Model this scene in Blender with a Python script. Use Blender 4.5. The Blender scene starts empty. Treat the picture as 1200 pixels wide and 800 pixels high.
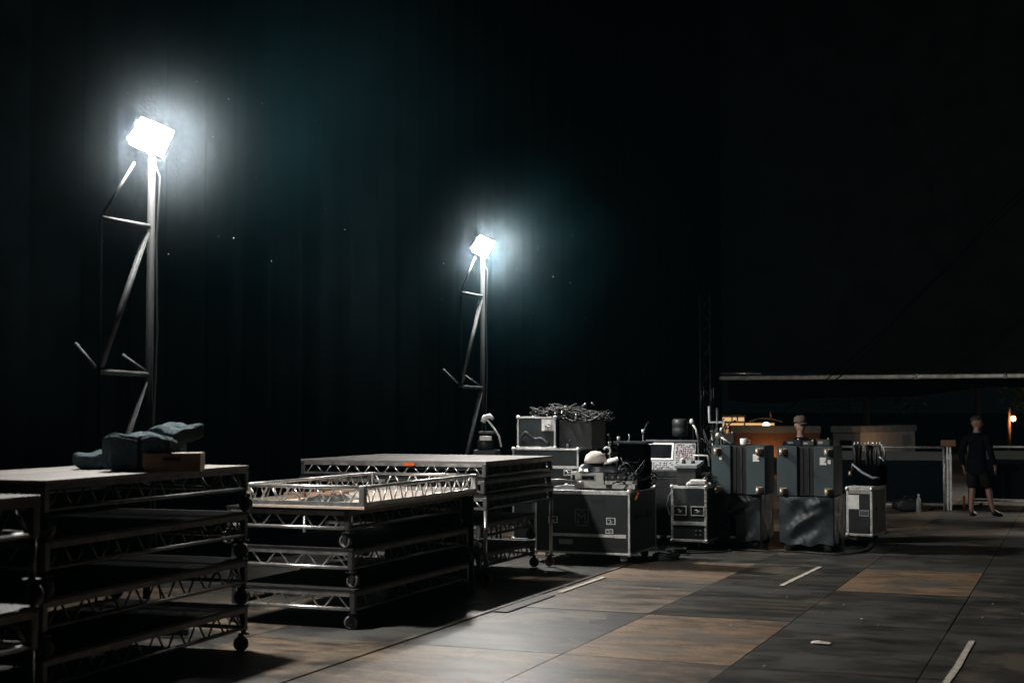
import bpy, math, random
from mathutils import Vector, Matrix, Euler
R = math.radians
PI = math.pi
rnd = random.Random(7)
sc = bpy.context.scene
COL = sc.collection

# ------------------------------------------------------------------ materials
def mat(name, color, rough=0.6, metal=0.0, var=0.25, scale=6.0, bump=0.0, bscale=60.0, spec=0.5,
        color2=None, stretch=(1, 1, 1), rvar=0.12, sharp=(0.35, 0.7)):
    m = bpy.data.materials.new(name); m.use_nodes = True
    nt = m.node_tree; b = nt.nodes['Principled BSDF']
    tc = nt.nodes.new('ShaderNodeTexCoord'); mp = nt.nodes.new('ShaderNodeMapping')
    mp.inputs['Scale'].default_value = stretch
    nt.links.new(tc.outputs['Object'], mp.inputs['Vector'])
    n = nt.nodes.new('ShaderNodeTexNoise'); n.inputs['Scale'].default_value = scale
    n.inputs['Detail'].default_value = 6; n.inputs['Roughness'].default_value = 0.65
    nt.links.new(mp.outputs[0], n.inputs['Vector'])
    rp = nt.nodes.new('ShaderNodeValToRGB')
    c = color
    c2 = color2 or tuple(max(0, x * (1 - var)) for x in c)
    c1 = c if color2 else tuple(min(1, x * (1 + var)) for x in c)
    rp.color_ramp.elements[0].position = sharp[0]; rp.color_ramp.elements[1].position = sharp[1]
    rp.color_ramp.elements[0].color = (*c2, 1); rp.color_ramp.elements[1].color = (*c1, 1)
    nt.links.new(n.outputs['Fac'], rp.inputs['Fac'])
    nt.links.new(rp.outputs['Color'], b.inputs['Base Color'])
    mr = nt.nodes.new('ShaderNodeMapRange')
    mr.inputs['To Min'].default_value = max(0.02, rough - rvar); mr.inputs['To Max'].default_value = min(1, rough + rvar)
    nt.links.new(n.outputs['Fac'], mr.inputs['Value']); nt.links.new(mr.outputs[0], b.inputs['Roughness'])
    b.inputs['Metallic'].default_value = metal
    b.inputs['Specular IOR Level'].default_value = spec
    if bump:
        n2 = nt.nodes.new('ShaderNodeTexNoise'); n2.inputs['Scale'].default_value = bscale; n2.inputs['Detail'].default_value = 4
        nt.links.new(mp.outputs[0], n2.inputs['Vector'])
        bp = nt.nodes.new('ShaderNodeBump'); bp.inputs['Strength'].default_value = bump; bp.inputs['Distance'].default_value = 0.02
        nt.links.new(n2.outputs['Fac'], bp.inputs['Height']); nt.links.new(bp.outputs[0], b.inputs['Normal'])
    return m

def emat(name, color, strength):
    m = bpy.data.materials.new(name); m.use_nodes = True
    nt = m.node_tree; nt.nodes.clear()
    o = nt.nodes.new('ShaderNodeOutputMaterial'); e = nt.nodes.new('ShaderNodeEmission')
    e.inputs['Color'].default_value = (*color, 1); e.inputs['Strength'].default_value = strength
    nt.links.new(e.outputs[0], o.inputs['Surface'])
    return m

M = {}
M['alu'] = mat('aluminium', (0.78, 0.765, 0.75), 0.34, 0.88, 0.3, 9, 0.15, 40)
M['alu_edge'] = mat('case_edging', (0.80, 0.785, 0.75), 0.45, 0.55, 0.3, 14, 0.2, 50)
M['rung'] = mat('weathered_rung_steel', (0.055, 0.06, 0.06), 0.6, 0.0, 0.45, 11, 0.2, 50, spec=0.25)
M['alu_dull'] = mat('dull_aluminium', (0.17, 0.172, 0.17), 0.45, 0.9, 0.35, 9, 0.15, 40)  # darker copy of the aluminium, with the shade put into its colour
M['galv'] = mat('galvanised_steel', (0.5, 0.52, 0.52), 0.5, 0.6, 0.35, 11, 0.2, 50)
M['mast'] = mat('dull_mast_steel', (0.0045, 0.0055, 0.0058), 0.8, 0.0, 0.4, 9, 0.2, 50, spec=0.15)
M['dark_steel'] = mat('dark_steel', (0.035, 0.037, 0.04), 0.5, 0.4, 0.4, 8)
M['zinc'] = mat('zinc_hardware', (0.5, 0.42, 0.33), 0.4, 0.7, 0.3, 20)
M['black'] = mat('black_paint', (0.012, 0.013, 0.014), 0.55, 0, 0.4, 7)
M['rubber'] = mat('rubber', (0.010, 0.0105, 0.011), 0.6, 0, 0.4, 15)
M['wheel'] = mat('grey_wheel', (0.11, 0.105, 0.095), 0.55, 0, 0.4, 25)
M['wheel_tan'] = mat('tan_wheel', (0.42, 0.27, 0.13), 0.5, 0, 0.4, 25)
M['deck_top'] = mat('worn_deck_ply', (0.22, 0.20, 0.185), 0.65, 0, 0.3, 3.5, 0.2, 70, stretch=(1, .25, 1))
M['deck_under'] = mat('pale_birch_ply', (0.55, 0.45, 0.36), 0.6, 0, 0.22, 3, 0.15, 70, stretch=(1, .2, 1))
M['deck_black'] = mat('black_deck_ply', (0.008, 0.008, 0.008), 0.6, 0, 0.4, 4, 0.2, 60)
M['laminate'] = mat('black_laminate', (0.016, 0.022, 0.024), 0.5, 0, 0.3, 5, 0.15, 90)
M['teal'] = mat('slate_laminate', (0.029, 0.048, 0.054), 0.5, 0, 0.2, 4, 0.12, 90)
M['vinyl'] = mat('black_vinyl', (0.020, 0.030, 0.036), 0.38, 0, 0.4, 5, 0.3, 9)
M['cloth_black'] = mat('black_drape', (0.0016, 0.0025, 0.0029), 0.95, 0, 0.35, 1.2, 0.3, 30, spec=0.0)
M['scrim'] = mat('grey_scrim', (0.010, 0.0115, 0.0115), 0.95, 0, 0.3, 1.5, 0.3, 25, spec=0.0)
M['blanket'] = mat('slate_blanket', (0.075, 0.105, 0.118), 0.95, 0, 0.35, 9, 0.6, 45, spec=0.1)
M['box_wood'] = mat('brown_box_ply', (0.28, 0.17, 0.11), 0.6, 0, 0.35, 5, 0.2, 50, stretch=(.3, 1, 1))
M['white_cloth'] = mat('white_cloth', (0.74, 0.68, 0.62), 0.9, 0, 0.12, 8, 0.4, 20, spec=0.2)
M['silver'] = mat('silver_device', (0.62, 0.60, 0.57), 0.42, 0.3, 0.15, 12)
M['panel_grey'] = mat('grey_plastic', (0.26, 0.29, 0.30), 0.5, 0, 0.2, 12)
M['white'] = mat('white_label', (0.78, 0.77, 0.74), 0.6, 0, 0.12, 20)
M['orange'] = mat('orange_sticker', (0.85, 0.16, 0.03), 0.55, 0, 0.2, 20)
M['glass'] = mat('black_glass', (0.008, 0.009, 0.011), 0.12, 0, 0.2, 4)
M['red'] = mat('red_plastic', (0.6, 0.03, 0.02), 0.4)
M['yellow'] = mat('yellow_plastic', (0.7, 0.42, 0.05), 0.4)
M['grey_case'] = mat('weathered_grey_laminate', (0.30, 0.29, 0.26), 0.6, 0, 0.3, 8, 0.2, 60)
M['pale'] = mat('pale_sheeting', (0.07, 0.074, 0.07), 0.7, 0, 0.2, 2)
M['pale_wall'] = mat('pale_cabin_wall', (0.42, 0.42, 0.40), 0.7, 0, 0.15, 2)
M['beam'] = mat('painted_beam_pipe', (0.78, 0.72, 0.64), 0.5, 0.2, 0.3, 6)
M['navy'] = mat('dark_navy_panel', (0.006, 0.009, 0.012), 0.9, 0, 0.3, 3, spec=0.05)
M['rust'] = mat('rust_brown', (0.20, 0.09, 0.05), 0.7, 0, 0.3, 9)
M['plaster'] = mat('plaster', (0.5, 0.42, 0.32), 0.8, 0, 0.2, 2)
M['skin'] = mat('skin', (0.24, 0.14, 0.10), 0.55, 0, 0.12, 12)
M['hair'] = mat('dark_hair', (0.03, 0.025, 0.02), 0.7)
M['shirt'] = mat('black_cotton', (0.007, 0.008, 0.011), 0.95, 0, 0.35, 7, 0.6, 14, spec=0.0)
M['shorts'] = mat('dark_khaki_cotton', (0.016, 0.015, 0.013), 0.95, 0, 0.35, 7, 0.6, 14, spec=0.0)
M['cap'] = mat('brown_cap', (0.075, 0.056, 0.042), 0.85, 0, 0.3, 12)
M['bark'] = mat('bark', (0.06, 0.045, 0.03), 0.9, 0, 0.4, 8)
M['leaf'] = mat('leaves', (0.035, 0.05, 0.02), 0.7, 0, 0.5, 1.5)
M['asphalt'] = mat('asphalt', (0.05, 0.05, 0.05), 0.85, 0, 0.3, 3, 0.4, 60)
M['lens'] = emat('lit_lens', (1.0, 0.97, 0.93), 720)
M['warm_lamp'] = emat('warm_lamp', (1.0, 0.55, 0.22), 14)
M['warm_win'] = emat('lit_window', (1.0, 0.46, 0.16), 0.55)
M['warm_win2'] = emat('bright_lit_window', (1.0, 0.6, 0.28), .8)

# floor sheets
def floor_mat(name, c_hi, c_lo, rough, sharp, scale, seedv, streak=(0.7, 1.7, 1)):
    m = mat(name, c_hi, rough, 0, 0.2, scale, 0.12, 45, spec=0.45, color2=c_lo, stretch=streak, rvar=0.16, sharp=sharp)
    nt = m.node_tree
    mp = [n for n in nt.nodes if n.type == 'MAPPING'][0]
    mp.inputs['Location'].default_value = (seedv * 3.7, seedv * 1.9, seedv)
    b = nt.nodes['Principled BSDF']; tc = [n for n in nt.nodes if n.type == 'TEX_COORD'][0]
    # scuffs: fine scratches and dark drips
    n2 = nt.nodes.new('ShaderNodeTexNoise'); n2.inputs['Scale'].default_value = 26; n2.inputs['Detail'].default_value = 5
    n2.inputs['Roughness'].default_value = 0.75
    nt.links.new(tc.outputs['Object'], n2.inputs['Vector'])
    r2 = nt.nodes.new('ShaderNodeValToRGB'); r2.color_ramp.elements[0].position = 0.33; r2.color_ramp.elements[1].position = 0.58
    r2.color_ramp.elements[0].color = (0.5, 0.5, 0.5, 1); r2.color_ramp.elements[1].color = (1.1, 1.08, 1.05, 1)
    nt.links.new(n2.outputs['Fac'], r2.inputs['Fac'])
    # worn-through and dirty blotches, and long drag marks
    n3 = nt.nodes.new('ShaderNodeTexNoise'); n3.inputs['Scale'].default_value = 3.1; n3.inputs['Detail'].default_value = 9; n3.inputs['Roughness'].default_value = .72
    nt.links.new(mp.outputs[0], n3.inputs['Vector'])
    r3 = nt.nodes.new('ShaderNodeValToRGB'); r3.color_ramp.elements[0].position = .40; r3.color_ramp.elements[1].position = .53
    r3.color_ramp.elements[0].color = (.42, .45, .45, 1); r3.color_ramp.elements[1].color = (1.15, 1.13, 1.08, 1)
    nt.links.new(n3.outputs['Fac'], r3.inputs['Fac'])
    m4 = nt.nodes.new('ShaderNodeMapping'); m4.inputs['Scale'].default_value = (.8, 5.5, 1); m4.inputs['Rotation'].default_value = (0, 0, .05*seedv-.15); m4.inputs['Location'].default_value = (seedv, seedv*2.3, 0)
    nt.links.new(tc.outputs['Object'], m4.inputs['Vector'])
    n4 = nt.nodes.new('ShaderNodeTexNoise'); n4.inputs['Scale'].default_value = 1.7; n4.inputs['Detail'].default_value = 4; nt.links.new(m4.outputs[0], n4.inputs['Vector'])
    r4 = nt.nodes.new('ShaderNodeValToRGB'); r4.color_ramp.elements[0].position = .36; r4.color_ramp.elements[1].position = .5
    r4.color_ramp.elements[0].color = (.55, .56, .57, 1); r4.color_ramp.elements[1].color = (1, 1, 1, 1)
    nt.links.new(n4.outputs['Fac'], r4.inputs['Fac'])
    mxa = nt.nodes.new('ShaderNodeMix'); mxa.data_type = 'RGBA'; mxa.blend_type = 'MULTIPLY'; mxa.inputs['Factor'].default_value = .6
    nt.links.new(r3.outputs['Color'], mxa.inputs['A']); nt.links.new(r4.outputs['Color'], mxa.inputs['B'])
    mxb = nt.nodes.new('ShaderNodeMix'); mxb.data_type = 'RGBA'; mxb.blend_type = 'MULTIPLY'; mxb.inputs['Factor'].default_value = 1
    nt.links.new(r2.outputs['Color'], mxb.inputs['A']); nt.links.new(mxa.outputs['Result'], mxb.inputs['B'])
    mx = nt.nodes.new('ShaderNodeMix'); mx.data_type = 'RGBA'; mx.blend_type = 'MULTIPLY'; mx.inputs['Factor'].default_value = 1
    old = b.inputs['Base Color'].links[0].from_socket
    nt.links.new(old, mx.inputs['A']); nt.links.new(mxb.outputs['Result'], mx.inputs['B'])
    # old paint and bare patches that run on across the seams
    n5 = nt.nodes.new('ShaderNodeTexNoise'); n5.inputs['Scale'].default_value = .75; n5.inputs['Detail'].default_value = 10; n5.inputs['Roughness'].default_value = .68
    nt.links.new(tc.outputs['Object'], n5.inputs['Vector'])
    r5 = nt.nodes.new('ShaderNodeValToRGB'); r5.color_ramp.elements[0].position = .52; r5.color_ramp.elements[1].position = .60
    r5.color_ramp.elements[0].color = (0, 0, 0, 1); r5.color_ramp.elements[1].color = (.8, .8, .8, 1)
    nt.links.new(n5.outputs['Fac'], r5.inputs['Fac'])
    m5 = nt.nodes.new('ShaderNodeMix'); m5.data_type = 'RGBA'; m5.inputs['B'].default_value = (.082, .083, .074, 1)
    nt.links.new(r5.outputs['Color'], m5.inputs['Factor']); nt.links.new(mx.outputs['Result'], m5.inputs['A'])
    r6 = nt.nodes.new('ShaderNodeValToRGB'); r6.color_ramp.elements[0].position = .38; r6.color_ramp.elements[1].position = .45
    r6.color_ramp.elements[0].color = (.55, .55, .55, 1); r6.color_ramp.elements[1].color = (0, 0, 0, 1)
    nt.links.new(n5.outputs['Fac'], r6.inputs['Fac'])
    m6 = nt.nodes.new('ShaderNodeMix'); m6.data_type = 'RGBA'; m6.inputs['B'].default_value = (.17, .138, .10, 1)
    nt.links.new(r6.outputs['Color'], m6.inputs['Factor']); nt.links.new(m5.outputs['Result'], m6.inputs['A'])
    nt.links.new(m6.outputs['Result'], b.inputs['Base Color'])
    return m
FM = {
    'brown': floor_mat('floor_bare_ply', (0.25, 0.165, 0.102), (0.125, 0.08, 0.05), 0.55, (0.28, 0.55), 2.2, 1),
    'brown2': floor_mat('floor_worn_ply', (0.19, 0.14, 0.10), (0.03, 0.029, 0.028), 0.5, (0.38, 0.56), 2.0, 2),
    'grey': floor_mat('floor_grey_paint', (0.055, 0.054, 0.051), (0.022, 0.0235, 0.0235), 0.5, (0.34, 0.62), 1.8, 3),
    'mix': floor_mat('floor_half_worn', (0.16, 0.115, 0.078), (0.025, 0.028, 0.027), 0.48, (0.42, 0.56), 1.6, 4),
    'dark': floor_mat('floor_dark_paint', (0.080, 0.078, 0.068), (0.032, 0.034, 0.032), 0.45, (0.36, 0.68), 1.5, 5),
    'dark2': floor_mat('floor_dark_streaked', (0.115, 0.096, 0.072), (0.022, 0.025, 0.025), 0.42, (0.45, 0.66), 1.5, 6, (0.45, 2.6, 1)),
    'beige': floor_mat('floor_beige_ply', (0.24, 0.175, 0.12), (0.14, 0.10, 0.07), 0.55, (0.28, 0.6), 2.0, 7),
}

# ------------------------------------------------------------------ mesh builder
class MB:
    def __init__(s): s.v = []; s.f = []; s.sm = []
    def box(s, x0, x1, y0, y1, z0, z1, T=None):
        b = len(s.v)
        for z in (z0, z1):
            for (x, y) in ((x0, y0), (x1, y0), (x1, y1), (x0, y1)):
                p = Vector((x, y, z)); s.v.append(T @ p if T else p)
        for q in ((3, 2, 1, 0), (4, 5, 6, 7), (0, 1, 5, 4), (1, 2, 6, 5), (2, 3, 7, 6), (3, 0, 4, 7)):
            s.f.append([b + i for i in q]); s.sm.append(False)
        return s
    def cbox(s, c, sz, T=None):
        return s.box(c[0]-sz[0]/2, c[0]+sz[0]/2, c[1]-sz[1]/2, c[1]+sz[1]/2, c[2]-sz[2]/2, c[2]+sz[2]/2, T)
    def path(s, pts, r, n=8, caps=True):
        pts = [Vector(p) for p in pts]; rs = r if isinstance(r, (list, tuple)) else [r] * len(pts)
        up = None; rings = []
        for i, p in enumerate(pts):
            d = (pts[min(i+1, len(pts)-1)] - pts[max(i-1, 0)])
            if d.length < 1e-9: d = Vector((0, 0, 1))
            d.normalize()
            if up is None:
                up = Vector((0, 0, 1)) if abs(d.z) < .9 else Vector((1, 0, 0))
            a = d.cross(up)
            if a.length < 1e-6: a = d.cross(Vector((0, 1, 0.1)))
            a.normalize(); c = a.cross(d); up = c
            b = len(s.v); rings.append(b)
            for k in range(n):
                t = 2*PI*k/n; s.v.append(p + (a*math.cos(t) + c*math.sin(t)) * rs[i])
        for i in range(len(rings)-1):
            for k in range(n):
                k2 = (k+1) % n
                s.f.append([rings[i]+k, rings[i]+k2, rings[i+1]+k2, rings[i+1]+k]); s.sm.append(True)
        if caps:
            s.f.append([rings[0]+k for k in range(n)][::-1]); s.sm.append(False)
            s.f.append([rings[-1]+k for k in range(n)]); s.sm.append(False)
        return s
    def tube(s, p, q, r, n=8): return s.path([p, q], r, n)
    def lathe(s, prof, n=16, T=None):
        b = len(s.v)
        for (r, z) in prof:
            for k in range(n):
                t = 2*PI*k/n; p = Vector((r*math.cos(t), r*math.sin(t), z)); s.v.append(T @ p if T else p)
        for i in range(len(prof)-1):
            for k in range(n):
                k2 = (k+1) % n
                s.f.append([b+i*n+k, b+i*n+k2, b+(i+1)*n+k2, b+(i+1)*n+k]); s.sm.append(True)
        s.f.append([b+k for k in range(n)][::-1]); s.sm.append(False)
        e = b+(len(prof)-1)*n; s.f.append([e+k for k in range(n)]); s.sm.append(False)
        return s
    def grid(s, fn, nu, nv):
        b = len(s.v)
        for i in range(nu+1):
            for j in range(nv+1): s.v.append(Vector(fn(i/nu, j/nv)))
        for i in range(nu):
            for j in range(nv):
                a = b+i*(nv+1)+j
                s.f.append([a, a+nv+1, a+nv+2, a+1]); s.sm.append(True)
        return s
    def poly(s, pts):
        b = len(s.v)
        s.v += [Vector(p) for p in pts]; s.f.append([b+i for i in range(len(pts))]); s.sm.append(False); return s
    def mesh(s, name, m):
        me = bpy.data.meshes.new(name); me.from_pydata([tuple(v) for v in s.v], [], s.f)
        me.polygons.foreach_set('use_smooth', s.sm); me.materials.append(m); me.update()
        return me
    def build(s, name, m, parent=None, bevel=0, solid=0, loc=None, rot=None):
        o = bpy.data.objects.new(name, s.mesh(name, m)); COL.objects.link(o)
        if parent: o.parent = parent
        if loc: o.location = loc
        if rot: o.rotation_euler = rot
        if solid:
            d = o.modifiers.new('thick', 'SOLIDIFY'); d.thickness = solid
        if bevel:
            d = o.modifiers.new('bevel', 'BEVEL'); d.width = bevel; d.segments = 2; d.limit_method = 'ANGLE'
        return o

def tag(o, label, cat, group=None, kind=None):
    o['label'] = label
    o['category'] = cat
    if group: o['group'] = group
    if kind: o['kind'] = kind
    return o
def thing(name, label, cat, loc=(0, 0, 0), rz=0, group=None):
    o = bpy.data.objects.new(name, None); COL.objects.link(o)
    o.location = loc; o.rotation_euler = (0, 0, rz); o.empty_display_size = .1
    return tag(o, label, cat, group)
def struct(name, mb, m, **k):
    o = mb.build(name, m, **k); o['kind'] = 'structure'; return o
def copy_tree(o, parent=None):
    c = o.copy(); COL.objects.link(c)
    if parent: c.parent = parent
    for ch in list(o.children): copy_tree(ch, c)
    return c

# ------------------------------------------------------------------ setting
g = MB().poly([(-400, -60, -.03), (400, -60, -.03), (400, 900, -.03), (-400, 900, -.03)])
struct('ground', g, M['asphalt'])
# stage floor of painted and bare sheets with open seams
XS = [-11.4, -10.05, -8.70, -7.35, -6.55, -5.22, -3.81, -2.475, -1.125, .22, 1.57, 2.92, 4.27, 5.62]
YS = [-6.5, -3.9, -1.4, .95, 3.35, 5.75, 8.15, 10.53, 12.90, 15.28, 17.55, 19.9, 22.3, 24.7, 27.1, 29.5, 31.9]
plan = {}
names = list(FM)
for i in range(len(XS)-1):
    for j in range(len(YS)-1):
        plan[i, j] = rnd.choice(['dark', 'dark2', 'dark', 'mix', 'brown2', 'grey'])
ci = {x: XS.index(x) for x in XS}
c0, c1, c2, c3, c4 = ci[-6.55], ci[-5.22], ci[-3.81], ci[-2.475], ci[-1.125]
for (c, row) in ((c0, ['brown2', 'brown2', 'grey', 'brown2', 'grey', 'dark', 'dark']),
                 (c1, ['brown2', 'brown2', 'grey', 'brown2', 'beige', 'dark2', 'dark']),
                 (c2, ['brown', 'mix', 'brown', 'dark2', 'dark2', 'dark', 'dark']),
                 (c3, ['mix', 'dark2', 'dark', 'dark', 'brown', 'dark', 'dark']),
                 (c4, ['dark', 'dark', 'dark', 'dark', 'dark', 'dark', 'dark'])):
    for k, nm in enumerate(row): plan[c, k+5] = nm
for i in range(len(XS)-1):
    for j in range(12, len(YS)-1): plan[i, j] = rnd.choice(['grey', 'brown2', 'grey'])
me = bpy.data.meshes.new('floor'); V = []; F = []; MI = []
for n_ in names: me.materials.append(FM[n_])
me.materials.append(M['black'])
gp = .007
for i in range(len(XS)-1):
    for j in range(len(YS)-1):
        x0, x1, y0, y1 = XS[i]+gp*rnd.uniform(.4, 1), XS[i+1]-gp*rnd.uniform(.4, 1), YS[j]+gp*rnd.uniform(.4, 1), YS[j+1]-gp*rnd.uniform(.4, 1)
        ga = rnd.uniform(-.003, .003)
        b = len(V)
        zt = [rnd.uniform(-.0025, .0025) for _ in range(4)]
        P4 = [(x0, y0+ga), (x1, y0-ga), (x1, y1), (x0, y1)]
        V += [(p[0], p[1], zt[k]) for k, p in enumerate(P4)] + [(p[0], p[1], -.018) for p in P4]
        F.append([b, b+1, b+2, b+3]); MI.append(names.index(plan[i, j]))
        for k in range(4):
            F.append([b+k, b+4+k, b+4+(k+1) % 4, b+(k+1) % 4]); MI.append(len(names))
me.from_pydata(V, [], F); me.polygons.foreach_set('material_index', MI); me.update()
fl = bpy.data.objects.new('floor', me); COL.objects.link(fl); fl['kind'] = 'structure'
# raised seam strip along the stacks, with a broken black rubber length
st = MB()
y = 6.6
while y < 16.4:
    l = rnd.uniform(.9, 1.7)
    T = Matrix.Translation((-5.235 + rnd.uniform(-.006, .006), y + l/2, .003)) @ Matrix.Rotation(rnd.uniform(-.004, .004), 4, 'Z')
    st.box(-.024, .024, -l/2, l/2 - .006, 0, .009, T); y += l
tag(st.build('floor_trim_strip', FM['brown2'], bevel=.003), 'thin worn wooden trim strip lying along the floor seam beside the deck stacks', 'trim strip')
rb = MB().box(-5.2, -5.05, 12.45, 13.75, .003, .012)
tag(rb.build('rubber_mat', M['rubber'], bevel=.004), 'narrow black rubber strip on the floor beside the wooden trim', 'rubber mat')

def tape(pts, w, label):
    t = MB()
    L, Rr = [], []
    for i, p in enumerate(pts):
        a = Vector(pts[max(0, i-1)]); c = Vector(pts[min(len(pts)-1, i+1)]); d = (c-a).normalized(); nn = Vector((-d.y, d.x))
        ww = w*rnd.uniform(.9, 1.08)/2
        L.append(Vector(p)+nn*ww); Rr.append(Vector(p)-nn*ww)
    for i in range(len(pts)-1):
        t.poly([(Rr[i].x, Rr[i].y, .008), (Rr[i+1].x, Rr[i+1].y, .008), (L[i+1].x, L[i+1].y, .008), (L[i].x, L[i].y, .008)])
    o = t.build('floor_tape', M['tape'], solid=.002)
    tag(o, label, 'floor tape', 'tape marks on the floor')
M['tape'] = mat('masking_tape', (0.55, 0.50, 0.42), 0.7, 0, 0.3, 12)
tape([(-3.07, 15.42), (-3.055, 16.0), (-3.03, 16.6), (-3.0, 17.45)], .055, 'short pale tape strip on the floor in front of the two vinyl covered cases')
tape([(-.94, 9.7), (-.925, 10.5), (-.905, 11.1), (-.90, 11.7), (-.89, 12.35)], .05, 'long pale tape strip on the bare dark floor nearest the camera')
t_ = MB().box(-5.12, -5.06, 14.0, 15.45, .007, .012)
tag(t_.build('floor_tape', M['tape']), 'pale edge tape along the floor seam beside the stack on long legs', 'floor tape', 'tape marks on the floor')
pp = MB().grid(lambda u, v: (-2.1+.16*u, 11.72+.11*v, .012+.014*math.sin(u*5)*math.sin(v*3)), 6, 4)
tag(pp.build('paper_scrap', M['white_cloth'], solid=.001), 'crumpled pale paper scrap lying alone on the dark floor', 'litter')
lit = MB()
for _ in range(34):
    x, y = rnd.uniform(-5, .4), rnd.uniform(9.6, 18.4); s_ = rnd.uniform(.004, .012)
    T = Matrix.Translation((x, y, .006)) @ Matrix.Rotation(rnd.uniform(0, 3), 4, 'Z')
    lit.box(-s_, s_, -s_*.6, s_*.6, 0, .005, T)
o = lit.build('litter', M['tape']); tag(o, 'tiny pale crumbs of litter scattered over the stage floor', 'litter', kind='stuff')

# side curtain and back curtain
def drape(p0, p1, z0, z1, waves, amp, seed):
    rr = random.Random(seed); ph = [rr.uniform(0, 6) for _ in range(6)]
    a, b = Vector(p0), Vector(p1); d = (b-a); nn = Vector((-d.y, d.x)).normalized()
    def fn(u, v):
        w = amp*(math.sin(u*waves*2*PI+ph[0]+.6*math.sin(u*9+ph[1])) + .5*math.sin(u*waves*3.3*PI+ph[2]))*(1-.45*v)
        p = a+d*u+nn*w
        return (p.x, p.y, z0+(z1-z0)*v)
    return MB().grid(fn, int(waves*8), 4)
c_ = drape((-9.7, -4), (-9.7, 31.2), .01, 13, 48, .10, 1)
tag(c_.build('stage_curtain', M['cloth_black'], solid=.02), 'tall black side curtain hanging behind the two floodlight towers', 'curtain')
c_ = drape((-9.98, 31.12), (-7.5, 31.25), .01, 13, 6, .08, 2)
tag(c_.build('stage_curtain', M['cloth_black'], solid=.02), 'narrow full height black curtain in the far corner beside the lit beam', 'curtain')
c_ = drape((-7.5, 31.25), (8.5, 31.25), 2.72, 13, 5, .03, 3)
tag(c_.build('back_screen', M['scrim'], solid=.02), 'wide dark grey cloth screen hanging above the horizontal beam', 'screen')
c_ = MB().grid(lambda u, v: (-7.45+15.9*u, 31.55+.05*math.sin(u*60)+.1*v, 2.58-(.35+.13*math.sin(u*9+1)+.05*math.sin(u*31))*v), 120, 4)
tag(c_.build('valance', M['cloth_black'], solid=.02), 'sagging black cloth valance hanging just under the horizontal beam', 'valance')
bm_ = thing('beam', 'long pale metal beam across the back opening above the barriers', 'beam', (0, 31.0, 2.6))
MB().tube((-7.5, 0, 0), (8.5, 0, 0), .045, 12).build('pipe', M['beam'], bm_)
for k in range(9):
    x = -6.9+k*1.8
    MB().lathe([(.05, -.04), (.058, -.02), (.058, .02), (.05, .04)], 12, Matrix.Translation((x, 0, 0)) @ Matrix.Rotation(PI/2, 4, 'Y')).build('coupler', M['galv'], bm_)
MB().tube((-7.5, .12, .11), (-6.6, .12, .10), .024, 10).build('short_pipe', M['alu'], bm_)
ms = thing('mast', 'thin dark lattice mast standing at the far curtain corner', 'mast', (-7.62, 30.3, 0))
for (x, y) in ((-.11, -.11), (.11, -.11), (.11, .11), (-.11, .11)):
    MB().tube((x, y, 0), (x, y, 4.4), .022).build('chord', M['dark_steel'], ms)
lb = MB()
for k in range(16):
    z = k*.27; s_ = 1 if k % 2 else -1
    lb.tube((-.11*s_, -.11, z), (.11*s_, -.11, z+.27), .01, 6); lb.tube((.11, -.11*s_, z), (.11, .11*s_, z+.27), .01, 6)
lb.build('lacing', M['dark_steel'], ms)
for (a, b_, lab) in (((-5.6, 27.9, 1.75), (-1.25, 27.36, 5.64), 'upper'), ((-5.0, 28.2, 2.2), (-3.0, 27.4, 3.9), 'lower')):
    p = [Vector(a).lerp(Vector(b_), t/14)-Vector((0, 0, .22*math.sin(PI*t/14))) for t in range(15)]
    dv = (Vector(b_)-Vector(a)).normalized(); p += [Vector(b_)+dv*3, Vector(b_)+dv*7.5]
    tag(MB().path(p, .012, 6).build('hanging_cable', M['cloth_black']), 'long black cable slanting over the horizontal beam' if lab == 'upper' else 'shorter black cable slanting down behind the capped person', 'cable', 'slack cables above the opening')

# ------------------------------------------------------------------ stage decks
def truss_side(L, h, flip, n):
    """local: runs along x, centred, z 0..h, panel side at the top"""
    t = MB(); Z = (lambda z: h-z) if flip else (lambda z: z)
    a, b = sorted((Z(h-.062), Z(h-.024)))
    t.box(-L/2, L/2, -.018, .018, a, b)
    t.tube((-L/2, 0, Z(.018)), (L/2, 0, Z(.018)), .017, 8)
    step = L/n
    for k in range(n):
        x0 = -L/2+step*k
        t.tube((x0+.07*step, 0, Z(.02)), (x0+.42*step, 0, Z(h-.055)), .0085, 6)
        t.tube((x0+.93*step, 0, Z(.02)), (x0+.58*step, 0, Z(h-.055)), .0085, 6)
    return t
def caster_parts(parent, x, y, z, top, wmat, ang=0, r=.06):
    """wheel bottom at z, bracket up to top"""
    T = Matrix.Translation((x, y, z)) @ Matrix.Rotation(ang, 4, 'Z')
    b = MB(); cx = .02
    b.box(-.04, .04, -.035, .035, top-z-.010, top-z, T)
    for sy in (-1, 1):
        y0, y1 = sorted((sy*.024, sy*.029))
        b.box(cx-.02, cx+.02, y0, y1, r*.85, top-z-.01, T)
    b.build('caster', M['dark_steel'], parent)
    w = MB(); TT = T @ Matrix.Translation((cx, 0, r)) @ Matrix.Rotation(PI/2, 4, 'X')
    w.lathe([(r*.18, -.026), (r*.3, -.026), (r*.34, -.012), (r*.6, -.010), (r*.66, -.02), (r*.94, -.02), (r, -.012), (r, .012), (r*.94, .02), (r*.66, .02), (r*.6, .010), (r*.34, .012), (r*.3, .026), (r*.18, .026)], 20, TT)
    w.build('wheel', wmat, parent)
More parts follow.
